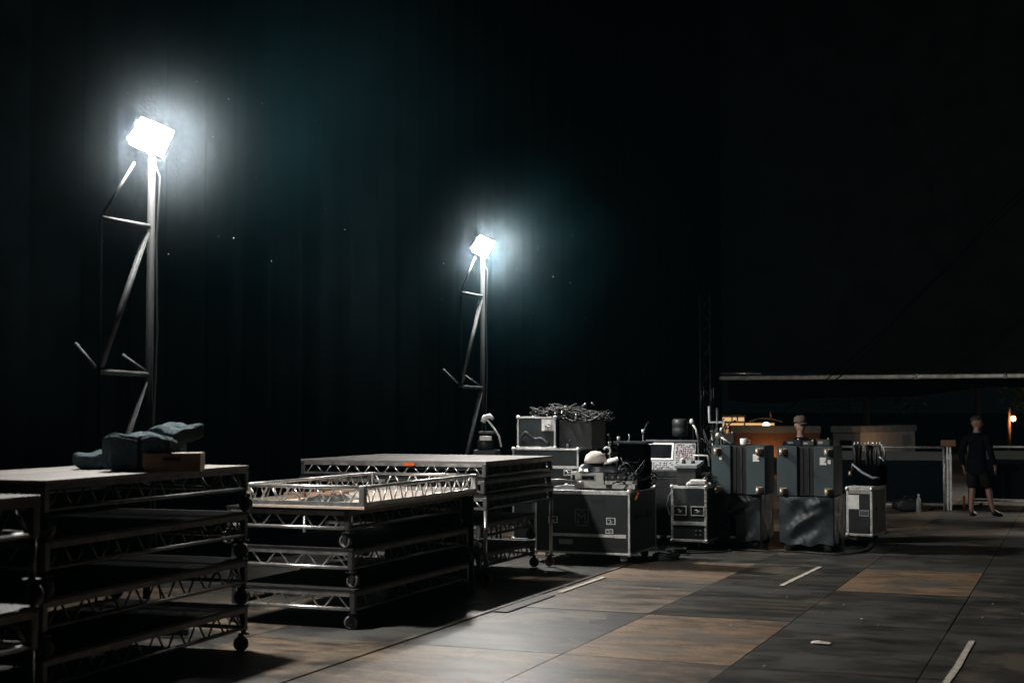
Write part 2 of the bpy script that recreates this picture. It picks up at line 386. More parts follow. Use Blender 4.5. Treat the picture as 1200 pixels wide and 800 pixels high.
def deck(label, W, L, h, leg, topm, loc, rz=0, flip=False, wheels=True, group='stage decks in stacks', nW=4, nL=9, edge=None, wmat=None, railm=None, post=.05, inset=.0):
    """origin: floor point under the centre; frame occupies leg..leg+h"""
    rt = thing('stage_deck', label, 'stage deck', loc, rz, group)
    railm = railm or M['alu']
    z0 = leg
    Z = (lambda z: h-z) if flip else (lambda z: z)
    a, b = sorted((Z(h-.024), Z(h)))
    MB().box(-W/2, W/2, -L/2, L/2, z0+a, z0+b).build('panel', topm, rt, bevel=.003)
    for s in (-1, 1):
        truss_side(W-2*post, h, flip, nW).build('truss_side', railm, rt, loc=(0, s*(L/2-.022), z0))
        truss_side(L-2*post, h, flip, nL).build('truss_side', railm if flip else M['alu_dull'], rt, loc=(s*(W/2-.022), 0, z0), rot=(0, 0, PI/2))  # long sides take the copy with shade in its colour
    for sx in (-1, 1):
        for sy in (-1, 1):
            x, y = sx*(W/2-post/2-.003), sy*(L/2-post/2-.003)
            a, b = sorted((Z(0), Z(h-.025)))
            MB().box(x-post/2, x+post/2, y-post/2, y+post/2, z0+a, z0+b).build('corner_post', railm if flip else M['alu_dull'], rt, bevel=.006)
            if leg > .03:
                ch = .14 if wheels else 0
                l_ = MB().tube((x, y, ch), (x, y, z0), .021, 10).build('leg', railm, rt)
                if wheels: caster_parts(l_, x, y, 0, ch+.002, wmat or M['wheel'], rnd.choice((0, PI))+rnd.uniform(-.3, .7))
    return rt

# stack one: long left stack, slightly turned
rz1 = R(3.3); C1 = Vector((-6.72, 8.41))
labs = ['topmost deck of the long left stack, carrying blankets and a brown box', 'second deck from the top in the long left stack',
        'third deck from the top in the long left stack', 'bottom deck of the long left stack, standing on the floor']
for k in range(4):
    z = 1.46-.365*(k+1)
    deck(labs[k], 1.25, 2.58, .20, .165, M['deck_top'] if k == 0 else M['deck_black'], (C1.x+rnd.uniform(-.015, .015), C1.y+rnd.uniform(-.02, .02), z), rz1+rnd.uniform(-.006, .006), group='decks in the long left stack',
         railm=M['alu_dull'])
# stack zero at the left edge
for k, z in enumerate((.89, 0)):
    deck(['upper deck of the nearest stack cut off by the left edge', 'lower deck of the nearest stack cut off by the left edge'][k], 1.25, 2.5, .22,
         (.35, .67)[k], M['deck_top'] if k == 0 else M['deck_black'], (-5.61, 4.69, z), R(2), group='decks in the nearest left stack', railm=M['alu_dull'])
# stack two with an upturned frame on top
C2 = Vector((-6.515, 12.27))
labs = ['upturned deck frame on top of the middle stack, pale plywood inside', 'second deck from the top of the middle stack, under the upturned frame',
        'third deck from the top of the middle stack', 'bottom deck of the middle stack with a grey wheel at its near corner']
for k, (z, dx) in enumerate(((1.03, .08), (.685, -.10), (.34, -.05), (-.005, 0))):
    if k == 0:
        deck(labs[0], 1.25, 2.5, .21, 0.0, M['deck_under'], (C2.x+dx, C2.y, z+.003), 0, flip=True, group='decks in the middle stack', nW=5, nL=11, post=.055)
    else:
        deck(labs[k], 1.25, 2.5, .19, .155, M['deck_black'], (C2.x+dx, C2.y+(.03, .05, -.03)[k-1], z+.005), R((.5, -.4, .2)[k-1]), group='decks in the middle stack')
# cloth and offcuts inside the upturned frame
def crumple(label, name, cat, x, y, z, sx, sy, h, m, seed, rz=0, group=None):
    rr = random.Random(seed); ph = [rr.uniform(0, 6.3) for _ in range(9)]
    def top(u, v):
        e = max(0, 1-abs(2*u-1)**2.6)*max(0, 1-abs(2*v-1)**2.6)
        w = .62+.38*math.sin(u*7+ph[0]+2*v)*math.sin(v*6+ph[1])+.22*math.sin(u*15+ph[2]-v*9)+.12*math.sin(v*21+ph[3]+u*5)
        jx = .06*math.sin(v*9+ph[4]); jy = .06*math.sin(u*8+ph[5])
        return ((u-.5+jx*(2*abs(u-.5)))*sx, (v-.5+jy*(2*abs(v-.5)))*sy, h*(e**.45)*w+.002)
    b = MB().grid(top, 22, 22)
    n0 = len(b.v)
    b.grid(lambda u, v: (lambda p: (p[0], p[1], 0.0))(top(1-u, v)), 22, 22)
    o = b.build(name, m, loc=(x, y, z), rot=(0, 0, rz)); tag(o, label, cat, group); return o
crumple('small crumpled dark cloth lying inside the upturned deck frame', 'dark_cloth', 'cloth', -6.55, 11.75, 1.06, .42, .5, .05, M['black'], 3)
for k, (x, y, l) in enumerate(((-7.0, 12.15, .5), (-6.95, 12.5, .35))):
    T = Matrix.Rotation(.2-.5*k, 4, 'Z')
    o = MB().box(-l/2, l/2, -.06, .06, 0, .04, T).build('wood_offcut', M['box_wood'], bevel=.004, loc=(x, y, 1.058))
    tag(o, ['longer', 'shorter'][k]+' brown wood offcut lying inside the upturned deck frame', 'wood offcut', 'offcuts in the upturned frame')
# stack three on long legs
C3 = (-7.17, 15.27)
d_ = deck('topmost deck of the stack on long legs, orange sticker on its rail', 2.3, 2.1, .175, 0, M['deck_top'], (C3[0], C3[1], 1.165), 0, group='decks in the stack on long legs', nW=9, nL=8)
MB().box(.17, .30, -1.073, -1.068, .118, .152).build('sticker', M['orange'], d_)
deck('second deck from the top of the stack on long legs, bare frame', 2.3, 2.1, .17, 0, M['deck_black'], (C3[0]-.02, C3[1]+.01, .985), 0, group='decks in the stack on long legs', nW=9, nL=8)
deck('deck on long tubular legs and tan casters carrying two decks', 2.3, 2.1, .165, .805, M['deck_black'], (C3[0]+.01, C3[1], 0.005), 0, group='decks in the stack on long legs', nW=9, nL=8, wmat=M['wheel_tan'])
deck('upper deck nested low between the long tubular legs', 1.95, 1.7, .17, .15, M['deck_black'], (C3[0], C3[1]+.05, .335), 0, group='decks in the stack on long legs', nW=7, nL=6)
deck('lowest deck nested between the long tubular legs near the floor', 1.95, 1.7, .17, .15, M['deck_black'], (C3[0], C3[1]+.05, .005), 0, group='decks in the stack on long legs', nW=7, nL=6)

for d_ in [o for o in list(COL.objects) if o.get('group') == 'decks in the stack on long legs']:
    if d_.location.z > .5 or 'tubular legs and tan' in d_['label']:
        zz = .81 if 'tubular legs and tan' in d_['label'] else 0
        for s_ in (-1,):
            MB().box(1.07, 1.082, -.98, .98, zz+.022, zz+.115).build('side_board', M['black'], d_)

# pile on the left stack
def pad(w, d, h, seed, n=14, squash=3.2, sag=.10, layers=0):
    rr = random.Random(seed); ph = [rr.uniform(0, 6.3) for _ in range(8)]
    b = MB()
    def fn(u, v):
        th = u*2*PI; ps = (v-.5)*PI
        c, s_ = math.cos(th), math.sin(th)
        e = 2/squash
        f = lambda t: math.copysign(abs(t)**e, t)
        x = f(math.cos(ps))*f(c)*w/2; y = f(math.cos(ps))*f(s_)*d/2; z = f(math.sin(ps))*h/2
        k = 1+sag*.5*math.sin(3*th+ph[0]+2*v)+sag*.35*math.sin(7*th+ph[1])*math.sin(v*9+ph[2])
        if layers:
            k *= 1-.055*abs(math.cos(v*PI*layers+.5*math.sin(th+ph[6])))**6
            k += .018*math.sin(11*th+ph[4]+5*v)+.014*math.sin(19*th-7*v+ph[7])
        zz = z*(1+sag*.8*math.sin(2*th+ph[3])+sag*.5*math.sin(x*18+ph[5]))+h/2
        if layers: zz += .012*math.sin(x*23+y*11+ph[5])+.008*math.sin(y*37-x*15+ph[6])
        return (x*k, y*k, max(0, zz))
    return b.grid(fn, n*3, n)
sb = pad(.30, .24, .13, 5, n=30, sag=.05, layers=1).build('sandbag', M['blanket'], loc=(-6.83, 8.68, 1.458), rot=(0, 0, .5)); tag(sb, 'small slate sandbag lying left of the folded blankets on the stack', 'sandbag')
bl = pad(.52, .46, .265, 8, n=40, squash=7, sag=.022, layers=3).build('folded_blanket', M['blanket'], loc=(-6.34, 8.62, 1.457), rot=(0, 0, .35)); tag(bl, 'large folded slate blanket heaped on the left deck stack', 'blanket', 'blankets on the left stack')
MB().path([(.02, -.235, .02), (.02, -.242, .13), (.02, -.235, .245), (.02, -.1, .275), (.02, .1, .275), (.02, .235, .245)], .009, 6).build('strap', M['rubber'], bl)
bl2 = pad(.36, .34, .12, 9, n=34, squash=4, sag=.05, layers=2).build('folded_blanket', M['blanket'], loc=(-6.20, 8.80, 1.665), rot=(.12, .06, -.3)); tag(bl2, 'smaller rumpled blanket on top of the large folded one', 'blanket', 'blankets on the left stack')
T = Matrix.Identity(4)
bx = MB().box(-.20, .20, -.15, .15, 0, .135).build('wooden_box', M['box_wood'], bevel=.008, loc=(-6.07, 8.60, 1.461), rot=(0, 0, R(28))); tag(bx, 'brown plywood box beside the folded blankets on the stack', 'box')
MB().box(-.06, .06, -.153, -.151, .08, .105).build('hand_slot', M['black'], bx)

# ------------------------------------------------------------------ floodlight towers
def tower(label, x, y, rz=0, height=4.17):
    t = thing('floodlight_tower', label, 'floodlight', (x, y, 0), rz, 'portable floodlight towers')
    # local origin at the main mast; light faces +x
    MB().tube((0, 0, 0), (0, 0, height-.19), .031, 14).build('mast', M['mast'], t)
    for (px, py) in ((-.08, -.56),):
        MB().tube((px, py, 0), (px, py, height-.75), .012, 8).build('chord', M['cloth_black'], t)
    for z in (.93, 2.2, 3.46):
        MB().tube((0, 0, z), (-.08, -.56, z+.01), .023, 10).build('rung', M['rung'], t)
    for z in (.98, 2.25):
        MB().tube((-.08, -.54, z), (-.01, -.04, z+1.16), .026, 10).build('diagonal', M['rung'], t)
    MB().tube((-.08, -.53, 3.52), (-.03, -.2, 3.98), .014, 8).build('diagonal', M['dark_steel'], t)
    for z in (2.2,):
        MB().tube((-.12, -.56, z+.05), (-.37, -.5, z+.25), .014, 8).build('brace', M['rung'], t)
        MB().tube((-.05, .01, z+.03), (-.24, -.05, z+.17), .014, 8).build('brace', M['rung'], t)
    MB().path([(-.06, .02, height-.12), (.05, .05, height-.35), (.042, .02, height-.9), (.055, .03, height-1.7), (.042, .01, height-2.5), (.06, .02, .9), (.10, .1, .05)], .008, 6).build('power_cable', M['rubber'], t)
    bs = MB()
    for a in (0, PI/2, PI, 3*PI/2):
        bs.box(-.02, .75, -.03, .03, .02, .07, Matrix.Translation((-.3, -.25, 0)) @ Matrix.Rotation(a+.4, 4, 'Z'))
    bs.box(-.68, .08, -.64, .12, .075, .10); bs.build('base', M['dark_steel'], t)
    # head, tilted 28 degrees down
    T = Matrix.Translation((-.03, -.03, height)) @ Matrix.Rotation(R(8), 4, 'Z') @ Matrix.Rotation(R(27), 4, 'Y')
    hd = MB().box(-.045, .0, -.17, .17, -.09, .09, T)
    for k in range(9): hd.box(-.075, -.042, -.15+k*.0375-.004, -.15+k*.0375+.004, -.08, .08, T)
    h = hd.build('lamp_head', M['dark_steel'], t, bevel=.004)
    MB().box(.002, .10, -.205, .205, -.12, .12, T).build('lens', M['lens'], h)
    br = MB()
    br.path([T @ Vector((-.02, -.19, 0)), T @ Vector((-.06, -.19, -.09)), Vector((0, -.05, height-.16)), Vector((0, .05, height-.16)), T @ Vector((-.06, .19, -.09)), T @ Vector((-.02, .19, 0))], .012, 6)
    br.build('bracket', M['dark_steel'], t)
    return t, T
def flood(root, T, power, color):
    L = bpy.data.lights.new('flood', 'AREA'); L.shape = 'RECTANGLE'; L.size = .45; L.size_y = .25; L.energy = power; L.color = color
    o = bpy.data.objects.new('floodlight_beam', L); COL.objects.link(o)
    W = Matrix.Translation(root.location) @ Matrix.Rotation(root.rotation_euler.z, 4, 'Z') @ T @ Matrix.Translation((.104, 0, 0)) @ Matrix.Rotation(-PI/2, 4, 'Y') @ Matrix.Rotation(PI/2, 4, 'Z')
    o.matrix_world = W
    return W
POW = 130
LC = (1.0, .95, .89)
spots = [('left floodlight tower behind the stack with blankets', -7.38, 10.08, 0, 1.0, LC), ('right floodlight tower standing between the stack on long legs and the tall cases', -7.73, 18.0, 0, 1.0, LC),
         ('floodlight tower outdoors beyond the right end of the barriers', 2.9, 36.2, R(243), 4.5, (1, .86, .70))]
heads = []
for lab, x, y, rz, k, c in spots:
    t, T = tower(lab, x+(.06 if 17 < y < 19 else 0), y, rz, 4.25 if y < 12 else 4.17)
    W = flood(t, T, POW*k, c); heads.append(W.translation.copy())

# ------------------------------------------------------------------ flight cases
def road_case(name, label, W, D, H, loc, rz=0, body=None, ch=.12, group=None, lid=None, edge=None, wheels=True, er=.022, cat='flight case', corner=True):
    """front faces -y; origin under the centre"""
    rt = thing(name, label, cat, loc, rz, group)
    z0 = ch
    MB().box(-W/2, W/2, -D/2, D/2, z0, H).build('body', body or M['laminate'], rt, bevel=.006)
    e = MB(); t = er; q = .004
    for sx in (-1, 1):
        for sy in (-1, 1):
            x, y = sx*W/2, sy*D/2
            e.box(min(x+sx*q, x-sx*t), max(x+sx*q, x-sx*t), min(y+sy*q, y-sy*t), max(y+sy*q, y-sy*t), z0+t, H-t)
    for z, s in ((z0, -1), (H, 1)):
        za, zb = sorted((z+s*q, z-s*t))
        for sy in (-1, 1):
            y = sy*D/2; e.box(-W/2-q, W/2+q, min(y+sy*q, y-sy*t), max(y+sy*q, y-sy*t), za, zb)
        for sx in (-1, 1):
            x = sx*W/2; e.box(min(x+sx*q, x-sx*t), max(x+sx*q, x-sx*t), -D/2+t, D/2-t, za, zb)
    e.build('edging', edge or M['alu_edge'], rt, bevel=.003)
    if corner:
        cm = None
        for sx in (-1, 1):
            for sy in (-1, 1):
                for z in (z0, H):
                    if cm is None:
                        b = MB().lathe([(.006, -.03), (.022, -.025), (.031, -.008), (.031, .008), (.022, .025), (.006, .03)], 10)
                        cm = b.mesh('corner_cap', M['alu_edge'])
                    o = bpy.data.objects.new('corner_cap', cm); COL.objects.link(o); o.parent = rt
                    o.location = (sx*(W/2-.008), sy*(D/2-.008), z+(.008 if z == z0 else -.008))
    if lid:
        l = MB(); zl = lid; q2 = .007
        l.box(-W/2-q2, W/2+q2, -D/2-q2, -D/2+.002, zl-.018, zl+.018); l.box(-W/2-q2, W/2+q2, D/2-.002, D/2+q2, zl-.018, zl+.018)
        l.box(-W/2-q2, -W/2+.002, -D/2+.002, D/2-.002, zl-.018, zl+.018); l.box(W/2-.002, W/2+q2, -D/2+.002, D/2-.002, zl-.018, zl+.018)
        l.build('lid_rim', edge or M['alu_edge'], rt)
    if wheels:
        for sx in (-1, 1):
            for sy in (-1, 1):
                x, y = sx*(W/2-.13), sy*(D/2-.13)
                T = Matrix.Translation((x, y, 0)) @ Matrix.Rotation(rnd.uniform(-1, 1), 4, 'Z')
                b = MB().box(-.05, .05, -.045, .045, ch-.012, ch-.001, T)
                b.box(-.035, .05, -.03, -.024, .04, ch-.01, T); b.box(-.035, .05, .024, .03, .04, ch-.01, T)
                c = b.build('caster', M['galv'], rt)
                w = MB().lathe([(.02, -.02), (.044, -.02), (.05, -.012), (.05, .012), (.044, .02), (.02, .02)], 16, T @ Matrix.Translation((.015, 0, .05)) @ Matrix.Rotation(PI/2, 4, 'X'))
                w.build('wheel', M['rubber'], c)
    return rt
def latch(rt, x, y, z, w=.12, h=.085, name='latch'):
    """butterfly latch dish on a front face at y, facing -y"""
    b = MB(); f = .012
    b.box(x-w/2, x+w/2, y-.008, y+.001, z+h/2-f, z+h/2); b.box(x-w/2, x+w/2, y-.008, y+.001, z-h/2, z-h/2+f)
    b.box(x-w/2, x-w/2+f, y-.008, y+.001, z-h/2+f, z+h/2-f); b.box(x+w/2-f, x+w/2, y-.008, y+.001, z-h/2+f, z+h/2-f)
    b.path([(x-.03, y-.016, z+.012), (x-.008, y-.02, z+.02), (x+.008, y-.02, z-.008), (x+.032, y-.016, z+.005)], .007, 6)
    b.box(x-.018, x+.018, y-.014, y, z-.025, z-.012)
    return b.build(name, M['alu_edge'], rt)
def strap_handle(rt, x, y, z, w=.16):
    b = MB().path([(x-w/2, y, z), (x-w/2, y-.035, z+.005), (x, y-.05, z+.012), (x+w/2, y-.035, z+.005), (x+w/2, y, z)], .013, 8)
    b.box(x-w/2-.025, x+w/2+.025, y-.006, y+.002, z-.045, z+.05)
    return b.build('handle', M['galv'], rt)

# the big case with the logo
mc = road_case('flight_case', 'large black flight case with an outlined letter logo, amplifier and cables on top', 1.24, 1.15, .90, (-5.82, 17.38, 0), 0, lid=None)
latch(mc, -.38, -.577, .53); latch(mc, .38, -.577, .53)
MB().box(-.40, .56, -.583, -.572, .33, .365).build('front_rail', M['alu_edge'], mc)
MB().box(-.62, .62, -.577, -.573, .20, .325).build('skirt_panel', M['black'], mc)
MB().box(.43, .575, -.587, -.583, .325, .37).build('label', M['white'], mc)
lt = latch(mc, .36, -.577, .405, .1, .06)
lg = MB()
def stroke(b, pts, w, y):
    for i in range(len(pts)-1):
        a, c = Vector(pts[i]), Vector(pts[i+1]); d = (c-a); L = d.length; ang = math.atan2(d.y, d.x)
        T = Matrix.Translation((a.x, y-.0006*i, a.y)) @ Matrix.Rotation(-ang, 4, 'Y')
        b.box(-w/2, L+w/2, -.002, .002, -w/2, w/2, T)
yl = -.578
MB().box(-.60, .60, -.590, -.580, .852, .898).build('lid_edge', M['alu_edge'], mc, bevel=.003)
M['logo'] = mat('grey_logo_print', (0.15, 0.17, 0.175), 0.6)
stroke(lg, [(-.085, .50), (-.085, .665), (-.025, .665), (0, .635), (.025, .665), (.085, .665), (.085, .50)], .012, yl)
stroke(lg, [(-.085, .50), (-.045, .50), (-.045, .615), (0, .565), (.045, .615), (.045, .50), (.085, .50)], .012, yl-.006)
lg.build('logo', M['logo'], mc)
MB().box(-.085, .085, -.579, -.575, .462, .474).build('logo_line', M['logo'], mc)
for dy in (-.25, .25):
    hb = MB(); xx = .622
    hb.box(xx-.002, xx+.006, dy-.09, dy+.09, .52, .62); hb.path([(xx, dy-.07, .57), (xx+.04, dy-.06, .57), (xx+.04, dy+.06, .57), (xx, dy+.07, .57)], .01, 8)
    hb.build('handle', M['dark_steel'], mc)

MB().box(-.30, -.12, -.579, -.5755, .23, .29).build('label', M['panel_grey'], mc)
MB().box(.12, .30, -.579, -.5755, .74, .80).build('tape_strip', M['rubber'], mc)

# things on the big case
am = thing('amplifier', 'upper silver rack amplifier with small display on the logo case', 'amplifier', (-5.60, 17.20, .972), R(1), 'rack units on the logo case')
MB().box(-.43, .43, -.22, .22, 0, .15).build('chassis', M['silver'], am, bevel=.004)
MB().box(-.30, -.10, -.224, -.219, .035, .115).build('display_frame', M['panel_grey'], am)
MB().box(-.28, -.12, -.227, -.223, .05, .10).build('display', M['glass'], am)
MB().box(-.41, -.37, -.224, -.219, .04, .11).build('switch_plate', M['black'], am)
MB().box(.0, .42, -.224, -.219, .045, .145).build('black_panel', M['black'], am)
for k in range(5): MB().lathe([(.016, 0), (.014, .02)], 10, Matrix.Translation((.05+k*.075, -.222, .09)) @ Matrix.Rotation(PI/2, 4, 'X')).build('knob', M['panel_grey'], am)
for s in (-.40, .40):
    MB().path([(s, -.22, .03), (s, -.26, .03), (s, -.26, .12), (s, -.22, .12)], .007, 6).build('handle', M['alu'], am)
a2 = thing('amplifier', 'lower flat silver rack unit on rubber feet under the display amplifier', 'amplifier', (-5.57, 17.19, .905), R(-1), 'rack units on the logo case')
MB().box(-.40, .40, -.23, .20, .012, .066).build('chassis', M['silver'], a2, bevel=.004)
MB().box(.02, .10, -.234, -.229, .02, .058).build('vent_panel', M['black'], a2)
for sx in (-.33, .33):
    for sy in (-.17, .14): MB().lathe([(.02, 0), (.024, .013)], 10, Matrix.Translation((sx, sy, 0))).build('foot', M['rubber'], a2)
crumple('black folded cover with pinkish trim lying on the silver amplifier', 'folded_cover', 'cover', -5.62, 17.14, 1.123, .66, .38, .13, M['vinyl'], 21, .1)
wb = MB()
wb.lathe([(.005, .15), (.06, .142), (.115, .10), (.14, .04), (.145, 0), (.02, 0)][::-1], 20)
o = thing('white_cap', 'white cap with a long brim lying on the black folded cover', 'cap', (-5.71, 17.02, 1.235), R(15))
wb.build('dome', M['white_cloth'], o)
MB().grid(lambda u, v: (.11+.2*u, (v-.5)*.26*(1-.6*u*u), .035+.055*u-.05*(2*v-1)**2), 8, 8).build('brim', M['white_cloth'], o, solid=.006)
cl = thing('clamp', 'small white hook clamp sticking up behind the white cap', 'clamp', (-5.68, 17.3, 1.12), 0)
MB().tube((0, 0, 0), (0, 0, .23), .012).build('stem', M['dark_steel'], cl)
MB().path([(.03+.045*math.cos(a), 0, .26+.045*math.sin(a)) for a in [x*.5-1.2 for x in range(9)]], .013, 8).build('hook', M['white'], cl)
tt = thing('equipment_tote', 'tall black equipment tote with flat lid on the logo case', 'tote', (-5.27, 17.24, .905), R(4))
MB().box(-.175, .175, -.2, .2, 0, .565).build('body', M['cloth_black'], tt, bevel=.03)
MB().box(-.225, .205, -.215, .215, .567, .60).build('lid', M['vinyl'], tt, bevel=.012)
MB().path([(-.06, -.05, .60), (-.05, -.05, .66), (-.06, -.05, .69)], .007, 6).build('lid_pull', M['white'], tt)
MB().path([(-.12, -.202, .40), (-.10, -.225, .34), (.10, -.225, .34), (.12, -.202, .40)], .012, 6).build('handle', M['rubber'], tt)
def tangle(name, label, c, ext, n, r, m, seed, group=None, droop=0, seg=18, cat='cables'):
    rr = random.Random(seed); b = MB()
    for k in range(n):
        cx, cy = c[0]+rr.uniform(-.4, .4)*ext[0], c[1]+rr.uniform(-.4, .4)*ext[1]
        ra, rb_ = rr.uniform(.3, .55)*ext[0], rr.uniform(.3, .55)*ext[1]
        a0 = rr.uniform(0, 6.3); tl = rr.uniform(-.5, .5); ext_a = rr.uniform(3, 8); zz = rr.uniform(.15, .85)*ext[2]
        pts = []
        for i in range(seg+1):
            a = a0+ext_a*i/seg
            p = (cx+ra*math.cos(a), cy+rb_*math.sin(a), c[2]+max(r*1.2, zz+tl*ext[2]*math.sin(a*1.3)+.25*ext[2]*math.sin(a*2.1+k)))
            pts.append(p)
        b.path(pts, r, 6)
    o = b.build(name, m); tag(o, label, cat, group); return o
tangle('cable_tangle', 'tangle of thin black cables on the silver amplifier beside the tote', (-5.28, 16.98, .97), (.36, .30, .24), 9, .007, M['rubber'], 5)
cp = thing('cable_plug', 'red and yellow cable plug hanging over the side of the logo case', 'plug', (-5.17, 16.93, .79), 0)
MB().tube((0, 0, 0), (.03, -.01, .05), .016).build('yellow_collar', M['yellow'], cp); MB().tube((.031, -.0103, .0517), (.055, -.018, .09), .014).build('red_tip', M['red'], cp)
MB().path([(.055, -.018, .092), (.03, .02, .16), (-.05, .1, .125)], .006, 6).build('lead', M['rubber'], cp)

# tall cases and cable heap behind the stack on legs
tb = road_case('flight_case', 'tall black flight case with pale edging behind the stack on long legs', .96, .75, 1.37, (-6.86, 18.66, 0), R(0), body=M['laminate'], lid=1.12)
latch(tb, .33, -.377, 1.05); latch(tb, -.33, -.377, 1.05)
ta = road_case('flight_case', 'small dark flight case with a white label standing on the tall case', .56, .62, .43, (-7.0, 18.62, 1.372), 0, body=M['laminate'], ch=.0, wheels=False)
MB().box(.08, .26, -.316, -.311, .24, .40).build('label', M['white'], ta)
latch(ta, .17, -.318, .30, .1, .08)
MB().grid(lambda u, v: (-.22+.42*u, -.322-.012*math.sin(u*9), .10+.05*math.sin(u*5+.5)+.06*v+.03*math.sin(u*11)), 14, 3).build('tape_strip', M['laminate'], ta, solid=.003)
hb = road_case('flight_case', 'plain matt black case beside the small labelled case under the cable heap', .46, .6, .38, (-6.46, 18.7, 1.372), 0, body=M['black'], ch=0, wheels=False, edge=M['dark_steel'], corner=False)
tangle('cable_heap', 'big heap of black cable loops lying over the small labelled case', (-6.76, 18.62, 1.80), (.52, .42, .13), 40, .0085, M['rubber'], 11, seg=26)
tangle('cable_heap', 'heap of cables spilling off the right end of the matt black case', (-6.32, 18.60, 1.735), (.46, .34, .12), 34, .0085, M['rubber'], 12, seg=22)
rr = random.Random(31)
for k in range(14):
    x, y, z = -6.78+rr.uniform(-.1, .62), 18.40+rr.uniform(-.05, .2), 1.80+rr.uniform(-.03, .16)-.0
    d = Vector((rr.uniform(-1, 1), rr.uniform(-1, .3), rr.uniform(-.5, 1))).normalized()
    o = MB().path([(0, 0, 0), d*.03, d*.034, d*.06], [.010, .010, .014, .013], 8).build('cable_connector', M['alu'], loc=(x, y, z))
    tag(o, 'small shiny metal connector poking out of the black cable heap', 'connector', 'connectors in the cable heap')
# equipment at the foot of the right tower
mv = thing('work_lamp', 'black clamp lamp with a bent white arm beside the right tower', 'lamp', (-7.27, 17.2, 1.0), R(10))
MB().box(-.16, .16, -.12, .12, 0, .38).build('body', M['black'], mv, bevel=.02)
MB().lathe([(.10, .0), (.11, .1), (.07, .17), (.02, .2)], 16, Matrix.Translation((-.02, 0, .38))).build('yoke', M['dark_steel'], mv)
MB().path([(.20, -.02, .42), (.17, -.02, .55), (.10, -.02, .66), (.02, -.02, .76), (-.02, -.02, .78)], .013, 8).build('arm', M['white'], mv)
MB().path([(-.05, -.02, .74), (-.02, -.02, .80), (.04, -.02, .82), (.09, -.02, .78)], [.035, .04, .035, .02], 10).build('lamp_shade', M['white'], mv)
MB().box(-.06, .10, -.16, -.122, .50, .56).build('clip', M['silver'], mv, bevel=.006)
MB().box(-.08, .12, -.13, .1, .585, .62).build('tray', M['dark_steel'], mv, bevel=.006)
mvs = thing('equipment_stand', 'low black box stand carrying the clamp lamp by the right tower', 'stand', (-7.27, 17.2, 0), R(10))
MB().box(-.18, .18, -.14, .14, .98, .998).build('top', M['black'], mvs)
for sx in (-1, 1):
    for sy in (-1, 1): MB().tube((sx*.16, sy*.12, 0), (sx*.16, sy*.12, .98), .014).build('leg', M['black'], mvs)

# lighting console on its case
cc = road_case('flight_case', 'plain black flight case under the lighting console', .95, .75, .93, (-5.45, 20.1, 0), 0, body=M['black'], edge=M['dark_steel'])
co = thing('lighting_console', 'lighting console with white framed screen and rows of small keys', 'console', (-5.56, 19.93, .935), R(6))
MB().box(-.34, .34, -.14, .30, 0, .10).build('base', M['black'], co, bevel=.01)
Tc = Matrix.Translation((0, -.02, .12)) @ Matrix.Rotation(R(-24), 4, 'X')
MB().box(-.36, .36, 0, .07, -.02, .40, Tc).build('desk', M['panel_grey'], co, bevel=.006)
MB().box(-.38, .38, -.02, .09, .405, .445, Tc).build('top_edge', M['dark_steel'], co, bevel=.006)
fr = MB(); 
for (a, b_, c, d) in ((-.34, .04, .37, .395), (-.34, .04, .13, .155), (-.34, -.315, .155, .37), (.015, .04, .155, .37)): fr.box(a, b_, -.012, -.002, c, d, Tc)
fr.build('screen_frame', M['white'], co)
MB().box(-.315, .015, -.006, -.002, .155, .37, Tc).build('screen', M['glass'], co)
ky = MB(); rr = random.Random(4)
for i in range(9):
    for j in range(13):
        if rr.random() < .85: ky.box(.075+i*.03, .093+i*.03, -.014, -.001, .015+j*.029, .031+j*.029, Tc)
for i in range(13):
    for j in range(4):
        if rr.random() < .85: ky.box(-.34+i*.03, -.322+i*.03, -.014, -.001, .0+j*.028, .016+j*.028, Tc)
ky.build('keys', mat('pale_keys', (0.45, 0.38, 0.37), 0.5, 0, 0.5, 40), co)['kind'] = 'stuff'
k2 = MB()
for i in range(9):
    for j in range(13):
        if rr.random() < .10: k2.box(.074+i*.03, .094+i*.03, -.017, -.0142, .014+j*.029, .032+j*.029, Tc)
k2.build('red_keys', mat('dull_red_keys', (0.25, 0.04, 0.03), 0.5), co)['kind'] = 'stuff'

# rack case and controllers
rc = road_case('rack_case', 'black rack case with pale studded edging and two latches', .50, .66, .86, (-5.0, 19.26, 0), R(-3), lid=None, er=.03, ch=.115, body=M['laminate'])
latch(rc, -.125, -.332, .53, .19, .13); latch(rc, .125, -.332, .53, .19, .13)
MB().box(-.25, .25, -.342, -.328, .335, .385).build('middle_rail', M['alu_edge'], rc)
for k in range(13):
    z = .15+k*.055
    for s in (-.235, .235): MB().lathe([(.007, 0), (.005, .005)], 6, Matrix.Translation((s, -.334, z)) @ Matrix.Rotation(PI/2, 4, 'X')).build('rivet', M['dark_steel'], rc)
for (x, z) in ((.10, .21), (.16, .21), (.10, .265), (.16, .265)):
    MB().lathe([(.014, 0), (.010, .01)], 8, Matrix.Translation((x, -.332, z)) @ Matrix.Rotation(PI/2, 4, 'X')).build('stud', M['alu'], rc)
tl = thing('control_box', 'slate topped control box with knobs on the rack case', 'control box', (-5.09, 19.22, .866), R(-4))
MB().box(-.14, .14, -.12, .14, 0, .24).build('body', M['black'], tl, bevel=.01)
Tt = Matrix.Translation((0, 0, .255)) @ Matrix.Rotation(R(10), 4, 'X')
MB().box(-.16, .17, -.15, .17, 0, .05, Tt).build('top', M['panel_grey'], tl, bevel=.008)
